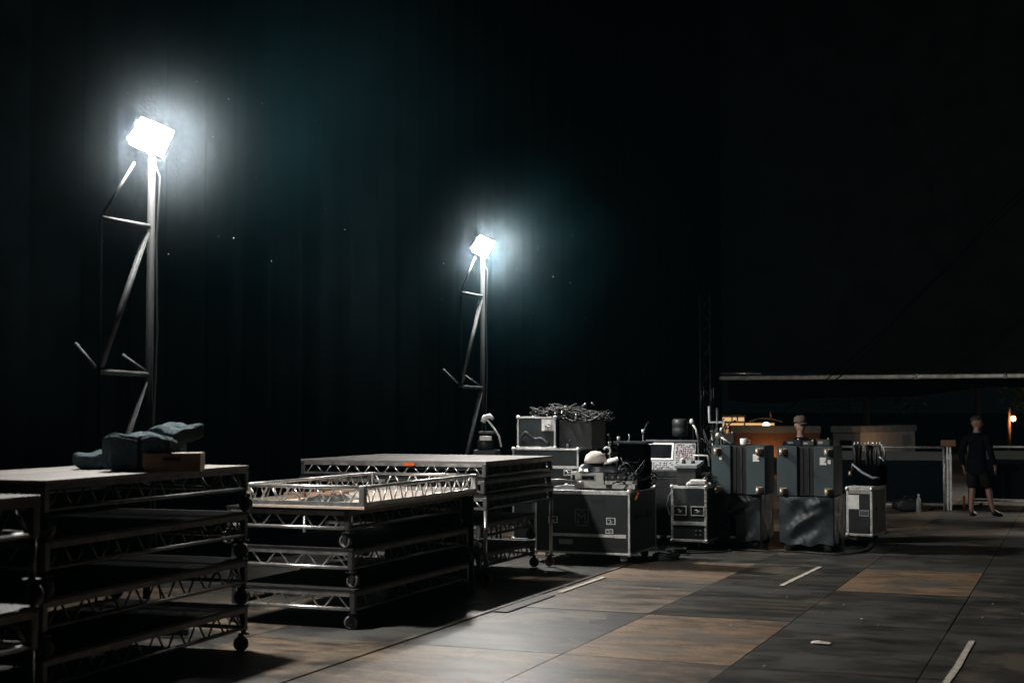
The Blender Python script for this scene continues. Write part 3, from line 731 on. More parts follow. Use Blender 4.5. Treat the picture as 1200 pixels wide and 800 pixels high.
for (x, y) in ((-.06, -.03), (.07, -.02)): MB().lathe([(.03, .05), (.026, .08)], 12, Tt @ Matrix.Translation((x, y, 0))).build('knob', M['black'], tl)
MB().box(-.15, -.11, .05, .15, .05, .085, Tt).build('clip', M['white'], tl)
MB().path([(.02, .15, .27), (.02, .16, .40), (.22, .16, .40), (.24, .16, .25)], .014, 8).build('frame', M['silver'], tl)
ct = thing('handset', 'white handset lying in front of the control box on the rack case', 'handset', (-4.90, 19.02, .866), R(8))
MB().box(-.12, .11, -.05, .06, .01, .085).build('body', M['white'], ct, bevel=.02)
MB().path([(-.1, 0, .04), (-.15, -.01, .02), (-.17, -.02, .012)], [.03, .025, .01], 8).build('nose', M['white'], ct)
for k in range(2):
    o = MB().lathe([(.022, 0), (.026, .02), (.014, .045)], 10).build('adapter_plug', M['white'], loc=(-4.80+.05*k, 19.06-.02*k, .866)); tag(o, ['white adapter plug next to the handset on the rack case', 'white adapter plug at the right edge of the rack case'][k], 'plug', 'plugs on the rack case')
lead = MB().path([(-5.24, 18.90, .80), (-5.29, 18.88, .72), (-5.31, 18.88, .6), (-5.28, 18.88, .5), (-5.26, 18.89, .46)], .008, 6).build('cable_loop', M['galv']); tag(lead, 'pale cable loop hanging down the left side of the rack case', 'cable')
# par can, microphones and tripod behind
pc = thing('stage_lamp', 'black round stage lamp on a stand behind the console', 'stage lamp', (-5.52, 20.35, 0), 0)
MB().tube((0, 0, 0), (0, 0, 1.52), .018).build('pole', M['dark_steel'], pc)
MB().lathe([(.05, 0), (.11, .02), (.115, .12), (.105, .14), (.115, .16), (.115, .25), (.09, .27)], 20, Matrix.Translation((0, 0, 1.50))).build('lamp_head', M['panel_dark'] if 'panel_dark' in M else M['dark_steel'], pc)
for k in range(3): MB().tube((0, 0, .45), (.35*math.cos(k*2.1), .35*math.sin(k*2.1), .01), .014).build('leg', M['dark_steel'], pc)
mk = thing('microphone', 'pale microphone on a slanted boom arm behind the control box', 'microphone', (-5.22, 20.0, 0), 0)
MB().tube((.1, 0, 0), (.06, 0, 1.5), .012).build('pole', M['dark_steel'], mk)
MB().path([(.06, 0, 1.50), (.03, 0, 1.62), (-.02, 0, 1.70)], .016, 8).build('arm', M['silver'], mk)
MB().path([(-.02, 0, 1.70), (-.03, 0, 1.73), (-.04, 0, 1.77)], [.03, .036, .02], 10).build('head', M['silver'], mk)
MB().lathe([(.16, 0), (.15, .02), (.02, .03)], 14, Matrix.Translation((.1, 0, 0))).build('base', M['dark_steel'], mk)
tp = thing('tripod_stand', 'tall folded black tripod stand with hanging straps left of the slate cases', 'tripod', (-4.96, 20.35, 0), 0)
for k in range(3):
    a = k*2.1+.6
    MB().tube((.05*math.cos(a), .05*math.sin(a), 1.55), (.26*math.cos(a), .26*math.sin(a), .01), .02).build('leg', M['dark_steel'], tp)
MB().tube((0, 0, 1.2), (0, 0, 1.93), .02).build('pole', M['dark_steel'], tp)
MB().path([(-.12, 0, 1.95), (-.12, 0, 1.72), (.12, 0, 1.72), (.12, 0, 1.62)], .02, 6).build('head', M['panel_grey'], tp)
MB().path([(.1, -.05, 1.5), (.16, -.1, 1.3), (.2, -.12, 1.05)], .014, 6).build('strap', M['zinc'], tp)
MB().path([(-.08, -.05, 1.6), (-.04, -.12, 1.35), (.04, -.1, 1.2)], .012, 6).build('strap', M['galv'], tp)

# denser jumble between the cases
def mic_stand(label, x, y, h, lean, boom):
    t = thing('microphone_stand', label, 'microphone stand', (x, y, 0), rnd.uniform(0, 6), 'stands among the cases')
    MB().tube((0, 0, .02), (lean, 0, h), .012).build('pole', M['dark_steel'], t)
    MB().lathe([(.13, 0), (.125, .018), (.02, .026)], 14).build('base', M['black'], t)
    if boom:
        MB().path([(lean, 0, h-.02), (lean+.18, .08, h+.10), (lean+.24, .1, h+.12)], [.009, .009, .017], 8).build('boom', M['dark_steel'], t)
    MB().lathe([(.02, 0), (.022, .05), (.012, .055)], 10, Matrix.Translation((lean, 0, h-.03))).build('clutch', M['silver'], t)
mic_stand('short black microphone stand just behind the white cap', -5.75, 18.1, 1.52, .0, False)
mic_stand('black microphone stand with a boom left of the tall tote', -5.95, 18.4, 1.45, .04, True)
mic_stand('tall black microphone stand between the tote and the console', -5.75, 19.3, 1.60, -.03, True)
mic_stand('leaning black microphone stand beside the round stage lamp', -5.32, 20.5, 1.72, .08, False)
mic_stand('black microphone stand close to the left slate case', -4.86, 20.1, 1.62, .02, True)
def trunk(label, x, y, w, d, h, rz):
    t = road_case('storage_trunk', label, w, d, h, (x, y, 0), rz, body=M['black'], edge=M['dark_steel'], er=.016, group='black trunks in the shadows', cat='trunk', corner=False)
    latch(t, -w*.25, -d/2-.003, h*.62, .1, .08); latch(t, w*.25, -d/2-.003, h*.62, .1, .08)
    MB().box(-.06, .06, -d/2-.004, -d/2-.001, h*.30, h*.38).build('label', M['panel_grey'], t)
trunk('wide black trunk behind the logo case between tall case and console', -6.05, 19.15, .75, .55, 1.18, .05)
trunk('low black trunk in the shade behind the rack case', -5.0, 20.95, .8, .6, .95, -.06)
bdp = thing('plywood_board', 'black plywood board standing upright between the middle stack and the stack on long legs', 'board', (-6.45, 13.62, .004), 0)  # added board that stops lamp light leaking through the gap between stacks
MB().box(-.48, .545, -.012, .012, 0, 1.16).build('sheet', M['black'], bdp, bevel=.003); MB().box(-.40, -.28, -.06, .06, 0, .02).build('foot', M['dark_steel'], bdp); MB().box(.28, .40, -.06, .06, 0, .02).build('foot', M['dark_steel'], bdp)
def coil(label, x, y, z, r, m=None):
    rr = random.Random(int(abs(x*1000))); b = MB(); pts = []
    for i in range(90):
        a = i*.42; q = r*(1+rr.uniform(-.09, .09)); pts.append((q*math.cos(a), q*math.sin(a), .012+.07*(i/90)*(1+.2*math.sin(a*3))))
    b.path(pts, .009, 6); o = b.build('cable_coil', m or M['rubber'], loc=(x, y, z)); tag(o, label, 'cable coil', 'coiled cables')
coil('black cable coil lying on the floor right of the logo case', -4.95, 17.55, 0, .16)
coil('black cable coil on the floor in front of the console trunk', -5.02, 18.3, 0, .13)
coil('black cable coil lying on top of the wide black trunk', -6.0, 19.1, 1.182, .17)
coil('black cable coil on the floor between the slate cases and grey case', -3.0, 20.35, 0, .15)
def floor_cable(label, pts, r=.011):
    P = [Vector(p) for p in pts]; out = []
    for i in range(len(P)-1):
        p0, p1, p2, p3 = P[max(0, i-1)], P[i], P[i+1], P[min(len(P)-1, i+2)]
        for k in range(8):
            t = k/8; out.append(.5*((2*p1)+(p2-p0)*t+(2*p0-5*p1+4*p2-p3)*t*t+(3*p1-p0-3*p2+p3)*t**3))
    out.append(P[-1]); tag(MB().path(out, r, 7).build('floor_cable', M['rubber']), label, 'cable', 'loose cables on the floor')
floor_cable('black cable snaking over the floor from the logo case to the rack case', [(-5.1, 17.3, .014), (-4.85, 17.7, .014), (-5.1, 18.2, .014), (-4.7, 18.5, .014), (-4.45, 18.9, .014), (-4.6, 19.2, .014)])
floor_cable('black cable trailing along the foot of the vinyl covered cases', [(-4.6, 19.2, .014), (-4.0, 19.05, .014), (-3.5, 19.1, .014), (-3.0, 18.95, .014), (-2.75, 19.6, .014), (-2.8, 20.8, .014)])
hs = thing('headset', 'black headset with pale pads lying on the lower tall case edge', 'headset', (-6.50, 18.42, 1.372), .4)
MB().path([(.08*math.cos(a), 0, .03+.10*math.sin(a)) for a in [PI*i/10 for i in range(11)]], .008, 6).build('headband', M['black'], hs)
for sx in (-.08, .08): MB().lathe([(.02, -.015), (.035, -.012), (.035, .012), (.02, .015)], 12, Matrix.Translation((sx, 0, .036)) @ Matrix.Rotation(PI/2, 4, 'Y')).build('ear_pad', M['panel_grey'], hs)
arm = thing('bracket_arm', 'pale metal bracket arm on a thin post beside the stack on long legs', 'bracket', (-6.20, 16.72, 0), .1)
MB().tube((0, 0, 0), (0, 0, 1.0), .014).build('post', M['dark_steel'], arm); MB().path([(-.05, 0, 1.02), (.12, 0, 1.03), (.36, .02, 1.0)], .014, 8).build('arm', M['silver'], arm); MB().lathe([(.02, -.02), (.035, 0), (.02, .02)], 10, Matrix.Translation((.38, .02, 1.0))).build('knob', M['silver'], arm)

tangle('cable_bundle', 'bundle of straps and thin cables hanging on the tripod stand', (-4.96, 20.33, 1.05), (.30, .24, .55), 16, .008, M['rubber'], 41, cat='cables')
tangle('cable_bundle', 'small tangle of cables on the far right corner of the rack case', (-4.85, 19.42, .868), (.26, .28, .12), 10, .008, M['rubber'], 42, cat='cables')
tangle('cable_bundle', 'tangle of black cables on the back right corner of the logo case', (-5.38, 17.72, .905), (.34, .30, .16), 12, .009, M['rubber'], 43, cat='cables')
tangle('cable_bundle', 'messy cables lying on the dark trunk just left of the console screen', (-6.0, 19.0, 1.19), (.5, .3, .15), 14, .009, M['rubber'], 44, cat='cables')

# slate cases tipped on their backs, casters outward, on vinyl covered cases
def tipped(label, x0, W, y, z, H, D, stick):
    rt = thing('tipped_case', label, 'flight case', (x0+W/2, y+D/2, z), 0, 'slate cases tipped on end')
    a = W*.36; b_ = W*.66
    for (p, q) in ((-W/2, -W/2+a), (-W/2+b_, W/2)):
        MB().box(p, q, -D/2, D/2, 0, H).build('side_board', M['teal'], rt, bevel=.006)
    MB().box(-W/2+a, -W/2+b_, -D/2+.07, D/2, .004, H-.004).build('core', M['black'], rt)
    for k in range(3):
        x = -W/2+a+.05+k*.08
        MB().box(x, x+.018, -D/2+.05, -D/2+.069, .02, H-.02).build('rib', M['dark_steel'], rt)
    for (sx, sz) in ((-1, 1), (1, 1), (-1, -1), (1, -1)):
        cx = -W/2+.085 if sx < 0 else W/2-.075
        cz = H/2+sz*(H/2-.07)
        c = MB().box(cx-.05, cx+.05, -D/2-.008, -D/2, cz-.04, cz+.04)
        c.box(cx-.034, cx-.028, -D/2-.085, -D/2-.008, cz-.03, cz+.035); c.box(cx+.028, cx+.034, -D/2-.085, -D/2-.008, cz-.03, cz+.035)
        c = c.build('caster', M['zinc'], rt, bevel=.002)
        w = MB().lathe([(.02, -.022), (.044, -.022), (.05, -.014), (.05, .014), (.044, .022), (.02, .022)], 16, Matrix.Translation((cx, -D/2-.085, cz-.012)) @ Matrix.Rotation(PI/2, 4, 'Y'))
        w.build('wheel', M['zinc'], c)
    for (sx, sz, sw, sh) in stick:
        MB().box(sx-sw/2, sx+sw/2, -D/2-.004, -D/2+.001, sz-sh/2, sz+sh/2).build('label', M['white'], rt)
    if len(stick) > 1:
        dk = MB()
        for j in range(3): dk.box(stick[0][0]+.02+.006*j, stick[0][0]+.05, -D/2-.007, -D/2-.0042, stick[0][1]-.02+.02*j, stick[0][1]-.01+.02*j)
        dk.build('label_print', M['black'], rt)
    return rt
tipped('left slate case tipped on end above the vinyl cover with a flap', -4.79, .74, 19.30, .745, .665, .62, [(.25, .50, .085, .10), (-.24, .50, .035, .06)])
tipped('right slate case tipped on end above the creased shiny vinyl cover', -3.87, .76, 19.22, .745, .665, .72, [(.24, .47, .085, .10), (.32, .46, .04, .05)])
def covered(label, x0, W, y, D, H, seed, flap, rz=0):
    rt = thing('covered_case', label, 'covered case', (x0+W/2, y+D/2, 0), rz, 'vinyl covered cases')
    per = [(-W/2, -D/2), (W/2, -D/2), (W/2, D/2), (-W/2, D/2), (-W/2, -D/2)]
    cum = [0, W, W+D, 2*W+D, 2*W+2*D]
    rr = random.Random(seed); ph = [rr.uniform(0, 6.3) for _ in range(8)]
    MB().box(-W/2+.05, W/2-.05, -D/2+.05, D/2-.05, .14, H-.03).build('case', M['black'], rt)
    def wr(s, v):
        x = s*cum[-1]/4/W                       # 0..1 across the front
        g = lambda t, k: math.exp(-(t*k)**2)
        d1 = (v-.42)-(x-.35)*.62
        r = .030*g(d1+.03*math.sin(x*9), 9)*g(x-.55, 2.2)+.02*g(d1-.2+.05*math.sin(x*7+ph[0]), 13)*g(x-.8, 3)
        r += .016*g((v-.93)+.25*abs(x-.35-.1*math.sin(ph[1])), 8)+.014*g((v-.80)+(x-.9)*.9, 14)
        r -= .016*g((v-.25)-.12*math.sin(x*5+ph[2]), 8)*g(x-.4, 1.6)
        r += .006*math.sin(x*7+v*3+ph[3])+.004*math.sin(x*13-v*11+ph[4])+.0018*math.sin(x*41+v*23+ph[5])
        return r*(.72 if not flap else .6)
    def side(u, v):
        s = u*cum[-1]
        for k in range(4):
            if s <= cum[k+1]+1e-9: break
        t = (s-cum[k])/(cum[k+1]-cum[k]); a, b_ = per[k], per[k+1]
        x, y_ = a[0]+(b_[0]-a[0])*t, a[1]+(b_[1]-a[1])*t
        nx, ny = (b_[1]-a[1]), -(b_[0]-a[0]); L = math.hypot(nx, ny); nx /= L; ny /= L
        w = wr(u*4, v)*min(1, 4*t, 4*(1-t))*1.3
        hem = .10+.012*math.sin(s*9+ph[4])+.015*math.sin(s*23+ph[5])
        return (x+nx*w, y_+ny*w, hem+(H-hem)*v)
    MB().grid(side, 180, 40).build('cover', M['vinyl'], rt)
    MB().grid(lambda u, v: ((u-.5)*W, (v-.5)*D, H+.012*math.sin(u*8+ph[6])*math.sin(v*7+ph[7])*(1-abs(2*u-1))*(1-abs(2*v-1))), 20, 16).build('cover_top', M['vinyl'], rt, solid=.004)
    if flap:
        MB().box(-.10, -.02, -D/2-.03, -D/2-.022, .17, .42).build('flap', M['cloth_black'], rt)
        MB().box(-.095, -.02, -D/2-.036, -D/2-.032, .135, .165).build('label', M['white'], rt)
    for sx in (-1, 1):
        for sy in (-1, 1):
            MB().lathe([(.02, -.02), (.06, -.02), (.06, .02), (.02, .02)], 14, Matrix.Translation((sx*(W/2-.1), sy*(D/2-.1), .06)) @ Matrix.Rotation(PI/2, 4, 'X')).build('wheel', M['rubber'], rt)
    return rt
covered('dull vinyl covered case with a dark flap under the left slate case', -4.80, .66, 19.45, .85, .735, 3, True)
covered('shiny creased vinyl covered case under the right slate case', -3.84, .73, 19.22, .95, .735, 14, False)
# clutter on the slate cases
mu = thing('mug', 'white mug standing on top of the left slate case', 'mug', (-4.38, 19.5, 1.413), 0)
MB().lathe([(.04, 0), (.05, .01), (.055, .09), (.048, .09), (.044, .02)], 16).build('body', M['white'], mu); MB().path([(.05, 0, .07), (.085, 0, .06), (.085, 0, .03), (.05, 0, .02)], .007, 6).build('handle', M['white'], mu)
ml = thing('handheld_microphone', 'handheld microphone lying on the left slate case with its pale round head up', 'microphone', (-4.72, 19.5, 1.413), 0)
MB().path([(0, 0, .115), (.16, 0, .02)], [.016, .012], 10).build('handle', M['silver'], ml)
MB().lathe([(.01, -.035), (.03, -.02), (.036, 0), (.03, .022), (.01, .035)], 12, Matrix.Translation((-.025, 0, .135))).build('head', M['silver'], ml)
MB().box(-.06, .0, -.03, .03, 0, .10).build('rest', M['black'], ml, bevel=.006)
for k, (x, h, w) in enumerate(((-4.62, .16, .14), (-3.72, .075, .2), (-3.5, .06, .16), (-3.3, .085, .18))):
    t = thing('equipment_box', ['small black box between the microphone and the mug', 'flat black box leftmost on the right slate case', 'low black box in the middle of the right slate case', 'black box with a pale switch on the right slate case'][k], 'box', (x, 19.66, 1.413), rnd.uniform(-.2, .2), 'small black boxes on the slate cases')
    MB().box(-w/2, w/2, -.08, .08, 0, h).build('body', M['black'], t, bevel=.008)
    MB().lathe([(.013, 0), (.01, .02)], 8, Matrix.Translation((w*.3, -.02, h))).build('knob', M['silver'], t)
    if k: MB().box(-w*.4, -w*.05, -.083, -.079, h*.3, h*.7).build('faceplate', M['panel_grey'], t)

# pale small case with cable trunk
wc = road_case('flight_case', 'small grey flight case with a white paper label and open black front', .37, .72, .775, (-2.97, 21.22, 0), R(-8), body=M['grey_case'], ch=.10, er=.028)
MB().box(-.15, .15, -.366, -.359, .14, .70).build('front_panel', M['black'], wc)
MB().box(-.155, .0, -.371, -.366, .48, .68).build('paper_label', M['white'], wc)
MB().box(.0, .14, -.372, -.366, .38, .47).build('plate', M['panel_grey'], wc)
bc = MB(); rr = random.Random(2)
x = .012
while x < .125:
    w_ = rr.uniform(.004, .012); bc.box(x, x+w_, -.374, -.372, .395, .455); x += w_+rr.uniform(.004, .01)
bc.build('plate_print', M['black'], wc)
MB().box(-.19, .19, -.37, .37, .777, .80).build('lid', M['alu_edge'], wc, bevel=.004)
for dy in (-.15, .2): MB().box(.184, .194, dy-.02, dy+.02, .45, .50).build('latch', M['dark_steel'], wc)
bt = thing('cable_bag', 'black open bag stuffed with cable bundles on the small grey case', 'bag', (-2.92, 21.3, .802), R(-8))
MB().box(-.22, .2, -.2, .22, 0, .30).build('body', M['cloth_black'], bt, bevel=.05)
for k, x in enumerate((-.16, .0, .12)):
    b = MB(); rr = random.Random(60+k)
    for q in range(7):
        xx, yy = x+rr.uniform(-.05, .05), rr.uniform(-.14, .1)
        b.path([(xx, yy, .25), (xx+rr.uniform(-.02, .02), yy, .45), (xx+rr.uniform(-.03, .03), yy+rr.uniform(-.02, .02), .58)], .022, 7)
    b.build('bundle', M['rubber'], bt)
    tip = MB()
    for q in range(3):
        xx = x-.04+q*.035; tip.tube((xx, -.1+.05*q, .57), (xx+.004, -.1+.05*q, .63+.01*rr.random()), .012, 6)
    tip.build('connector', M['alu'], bt)
MB().path([(-.2, -.21, .22), (-.19, -.25, .31), (-.05, -.26, .2), (.1, -.25, .12), (.2, -.24, .12)], .018, 8).build('hose', M['panel_grey'], bt)
MB().lathe([(.02, 0), (.03, .02), (.012, .07)], 10, Matrix.Translation((-.24, -.2, .14))).build('tag', M['zinc'], bt)
MB().path([(.19, -.18, .42), (.27, -.2, .35), (.27, -.2, .52), (.21, -.18, .6)], .014, 8).build('strap', M['panel_grey'], bt)

# ------------------------------------------------------------------ barriers at the back
def barrier(label, x0, x1, y0, y1, top, slim=False):
    ang = math.atan2(y1-y0, x1-x0); L = math.hypot(x1-x0, y1-y0)
    t = thing('crowd_barrier', label, 'barrier', (x0, y0, 0), ang, 'barriers at the back opening')
    MB().tube((0, 0, top-.02), (L, 0, top-.02), .024, 10).build('top_rail', M['galv'], t)
    MB().box(.02, L-.02, -.012, .012, .12, top-.27).build('dark_panel', M['navy'], t)
    MB().box(.02, L-.02, -.010, .010, top-.265, top-.10).build('pale_band', M['pale'], t)
    MB().tube((0, 0, .08), (L, 0, .08), .02, 8).build('bottom_rail', M['galv'], t)
    for x in (.01, L-.01): MB().tube((x, .0, 0), (x, 0, top-.02), .022, 10).build('post', M['galv'], t)
    for x in (.25, L-.25): MB().box(x-.03, x+.03, -.3, .3, 0, .03).build('foot', M['dark_steel'], t)
    return t
barrier('dark skirted barrier between the grey case and the capped post', -4.6, -2.50, 28.3, 28.35, 1.20)
barrier('dark skirted barrier behind the walking person', -2.2, .4, 30.2, 30.2, 1.18)
po = thing('barrier_post', 'pale upright post with a brown block on its head beside the walking person', 'post', (-2.41, 28.3, 0), 0)
MB().box(-.045, -.008, -.03, .03, 0, 1.20).build('upright', M['galv'], po, bevel=.004); MB().box(.008, .045, -.03, .03, 0, 1.20).build('upright', M['galv'], po, bevel=.004)
MB().box(-.05, .05, -.034, .034, .95, 1.05).build('collar', M['galv'], po)
MB().box(-.14, .14, -.09, .09, 1.203, 1.33).build('block', M['rust'], po, bevel=.02)
tag(MB().lathe([(.06, 0), (.06, .02), (.02, .03), (.025, .2), (.02, .22)], 12).build('warning_cone', M['orange'], loc=(-2.22, 29.3, 0)), 'small orange marker standing on the floor behind the capped post', 'marker')
bp = thing('kit_bag', 'low black kit bag slumped on the floor in front of the dark barrier', 'bag', (-3.1, 27.6, 0), .3)
pad(.55, .30, .24, 77, sag=.12).build('body', M['rubber'], bp); MB().path([(-.12, -.10, .2), (-.08, -.14, .29), (.08, -.14, .29), (.12, -.10, .2)], .012, 8).build('handle', M['black'], bp)
bo = thing('water_bottle', 'pale water bottle standing beside the black kit bag', 'bottle', (-2.88, 27.35, 0), 0)
MB().lathe([(.03, 0), (.042, .01), (.042, .20), (.036, .25), (.016, .29), (.016, .31)], 14).build('body', M['panel_grey'], bo); MB().lathe([(.018, .311), (.018, .34), (.012, .342)], 12).build('bottle_cap', M['white'], bo)

# ------------------------------------------------------------------ people
def skin_mesh(name, verts, edges, radii, m, parent=None, sub=2, root=0):
    me = bpy.data.meshes.new(name); me.from_pydata(verts, edges, []); o = bpy.data.objects.new(name, me); COL.objects.link(o)
    k = o.modifiers.new('skin', 'SKIN'); k.use_smooth_shade = True; k.branch_smoothing = .6
    for i, r in enumerate(radii):
        sv = me.skin_vertices[0].data[i]; sv.radius = (r, r) if not isinstance(r, tuple) else r; sv.use_root = (i == root)
    s = o.modifiers.new('sub', 'SUBSURF'); s.levels = sub; s.render_levels = sub
    dg = bpy.context.evaluated_depsgraph_get(); dg.update()
    nm = bpy.data.meshes.new_from_object(o.evaluated_get(dg)); o.modifiers.clear(); o.data = nm
    nm.materials.clear(); nm.materials.append(m); nm.polygons.foreach_set('use_smooth', [True]*len(nm.polygons))
    if parent: o.parent = parent
    return o
class Sk:
    def __init__(s): s.v = []; s.e = []; s.r = []
    def chain(s, pts, start=None):
        prev = start; ids = []
        for p, r in pts:
            s.v.append(tuple(p)); s.r.append(r); i = len(s.v)-1; ids.append(i)
            if prev is not None: s.e.append((prev, i))
            prev = i
        return ids
def person(label, loc, rz, pose, shirt, shorts, cap=None, bare_legs=True, head_yaw=0):
    rt = thing('person', label, 'person', loc, rz)
    J = pose; k = Sk()
    sp = k.chain([((0, 0, .95), (.145, .11)), ((0, .01, 1.08), (.14, .105)), ((0, .02, 1.25), (.16, .115)), ((0, .01, 1.40), (.155, .10)), ((0, .0, 1.50), .062), ((0, .015, 1.56), .055)])
    cy, sy = math.cos(head_yaw), math.sin(head_yaw)
    H = lambda x, y, z: (x*cy-y*sy, .02+x*sy+y*cy, z)
    k.chain([(H(0, .012, 1.61), .066)], sp[-1])
    for side in ('L', 'R'):
        s = -1 if side == 'L' else 1
        el, wr, hn = J['elbow'+side], J['wrist'+side], J['hand'+side]
        a = k.chain([((s*.12, 0, 1.40), .05), ((s*.185, 0, 1.39), .045), (el, .043), (wr, .03), (hn, (.036, .02))], sp[3])
        d = (Vector(hn)-Vector(wr)).normalized(); sd = d.cross(Vector((s, 0, 0)))
        sd = sd.normalized() if sd.length > .01 else Vector((0, 1, 0))
        for q, l in zip((-1.5, -.5, .5, 1.5), (.062, .075, .07, .052)):
            p = Vector(hn)+d*.03+sd*.019*q
            k.chain([(p+d*l*.5, .009), (p+d*l+Vector((-s*.02, .0, 0)), .0075)], a[-1])
        k.chain([(Vector(hn)+sd*.04-d*.01, .011), (Vector(hn)+sd*.055+d*.03, .009)], a[-1])
        hp, kn, an, to = (s*.095, 0, .90), J['knee'+side], J['ankle'+side], J['toe'+side]
        mid = Vector(kn).lerp(Vector(an), .3)
        k.chain([(hp, .08), (Vector(hp).lerp(Vector(kn), .5), .078), (kn, .056), (mid+Vector((0, -.012, 0)), .058), (an, .036), (to, .033)], sp[0])
    body = skin_mesh('body', k.v, k.e, k.r, M['skin'], rt)
    # head shaped as part of the same body mesh
    hv, hf = [], []; nu, nv = 36, 28
    for i in range(nv+1):
        ph = PI*i/nv; z = math.cos(ph)
        for j in range(nu):
            th = 2*PI*j/nu; cx, cyy = math.cos(th), math.sin(th)          # cyy>0 is the face
            rx, ry = .077, .098
            if z < 0: rx *= 1-.30*(-z)**1.5; ry *= 1-(.30 if cyy < 0 else .06)*(-z)**1.5
            q = math.sin(ph)**.86
            x, y_ = rx*cx*q, ry*cyy*q; zz = .122*z
            if cyy > .5:
                f = (cyy-.5)*2
                y_ += .024*math.exp(-(x/.013)**2-((zz+.028)/.022)**2)*f            # nose
                y_ += .006*math.exp(-((zz-.022)/.014)**2)*f                         # brow
                y_ -= .012*math.exp(-((abs(x)-.032)/.016)**2-((zz-.002)/.014)**2)*f # eye sockets
                y_ += .005*math.exp(-(x/.03)**2-((zz+.063)/.012)**2)*f              # lips
                y_ += .009*math.exp(-(x/.025)**2-((zz+.100)/.016)**2)*f             # chin
            e_ = math.exp(-((zz+.005)/.030)**2-((y_+.012)/.020)**2)
            x += math.copysign(.017*e_, cx)                                         # ears
            hv.append(H(x, y_, 1.672+zz))
    for i in range(nv):
        for j in range(nu):
            j2 = (j+1) % nu; hf.append((i*nu+j, (i+1)*nu+j, (i+1)*nu+j2, i*nu+j2))
    bv = [tuple(v.co) for v in body.data.vertices]; bf = [tuple(f.vertices) for f in body.data.polygons]; n0 = len(bv)
    nm = bpy.data.meshes.new('body'); nm.from_pydata(bv+hv, [], bf+[tuple(n0+i for i in f) for f in hf]); nm.materials.append(M['skin'])
    nm.polygons.foreach_set('use_smooth', [True]*len(nm.polygons)); body.data = nm
    c = Sk()
    t = c.chain([((0, 0, .70), (.185, .145)), ((0, 0, .84), (.20, .155)), ((0, .005, 1.06), (.185, .138)), ((0, .02, 1.25), (.185, .132)), ((0, .01, 1.38), (.185, .125)), ((0, 0, 1.455), (.15, .10)), ((0, 0, 1.505), (.075, .075))])
    for side, s in (('L', -1), ('R', 1)):
        el = Vector(J['elbow'+side]); sh = Vector((s*.20, 0, 1.41))
        c.chain([((s*.13, 0, 1.40), .085), ((s*.195, 0, 1.395), .088), (sh.lerp(el, .3), .074), (sh.lerp(el, .6), .066), (el, .058), (el.lerp(Vector(J['wrist'+side]), .5), .052), (el.lerp(Vector(J['wrist'+side]), .95), .05)], t[4])
    skin_mesh('shirt', c.v, c.e, c.r, shirt, rt)
    c = Sk()
    t = c.chain([((0, 0, 1.02), (.19, .15)), ((0, 0, .92), (.215, .16))])
    for side, s in (('L', -1), ('R', 1)):
        kn = Vector(J['knee'+side]); hp = Vector((s*.105, 0, .85))
        pts = [(hp, .135), (hp.lerp(kn, .5), .115), (hp.lerp(kn, 1.05), .105)]
        if not bare_legs: an = Vector(J['ankle'+side]); pts += [(kn.lerp(an, .5), .085), (kn.lerp(an, .95), .07)]
        c.chain(pts, t[1])
    skin_mesh('shorts' if bare_legs else 'trousers', c.v, c.e, c.r, shorts, rt)
    for side in ('L', 'R'):
        an, to = Vector(J['ankle'+side]), Vector(J['toe'+side])
        d = (to-an); d.z = 0; d.normalize(); base = Vector((an.x, an.y, an.z-.045))
        tz = to.z-.01
        heel = base-d*.05; c = Sk()
        c.chain([(heel+Vector((0, 0, 0.0)), .045), (base+d*.03, .048), (Vector((to.x, to.y, tz)), .045), (Vector((to.x, to.y, tz-.005))+d*.06, .034)])
        c.chain([(an+Vector((0, 0, .03)), .043)], 1)
        skin_mesh('shoe', c.v, c.e, c.r, M['rubber'], rt)
    for s in (-1, 1):
        MB().lathe([(.003, -.008), (.009, -.004), (.009, .004), (.003, .008)], 8, Matrix.Translation(H(s*.032, .097, 1.675)) @ Matrix.Rotation(PI/2, 4, 'X')).build('eye', M['black'], rt)
    MB().path([H(-.020, .083, 1.609), H(0, .092, 1.608), H(.020, .083, 1.609)], .004, 6).build('mouth', M['rust'], rt)
    if cap:
        Th = Matrix.Translation(H(0, 0, 0)) @ Matrix.Rotation(head_yaw, 4, 'Z')
        MB().lathe([(.100, 1.705), (.104, 1.73), (.096, 1.775), (.065, 1.808), (.01, 1.82)], 20, Th).build('cap', cap, rt)
        MB().grid(lambda u, v: Th @ Vector(((u-.5)*.17, .075+.11*v*(1-(2*u-1)**2*.5), 1.70+.012-.02*v-.02*(2*u-1)**2)), 10, 6).build('cap_brim', cap, rt, solid=.006)
    else:
        def hair(u, v):
            th = u*2*PI; ps = v*PI*(.50+.12*max(0, -math.sin(th)))
            r = .082+.0025*math.sin(th*7+v*9)
            p = Vector((math.sin(ps)*math.cos(th)*r, math.sin(ps)*math.sin(th)*r*1.24-.004, math.cos(ps)*r*1.0))
            return H(p.x, p.y-.01, 1.715+p.z)
        MB().grid(hair, 24, 8).build('hair', M['hair'], rt)
    return rt
walk = dict(elbowL=(-.265, -.07, 1.13), wristL=(-.27, .02, .90), handL=(-.265, .05, .83), elbowR=(.265, .0, 1.13), wristR=(.28, .12, .91), handR=(.275, .16, .84),
            kneeL=(-.10, .02, .49), ankleL=(-.10, -.05, .09), toeL=(-.10, .08, .045), kneeR=(.15, .12, .50), ankleR=(.22, .14, .10), toeR=(.30, .25, .045))
person('person walking past the barriers in a black long sleeved top and dark shorts', (-1.80, 26.75, 0), R(-22), walk, M['shirt'], M['shorts'], head_yaw=R(-72))
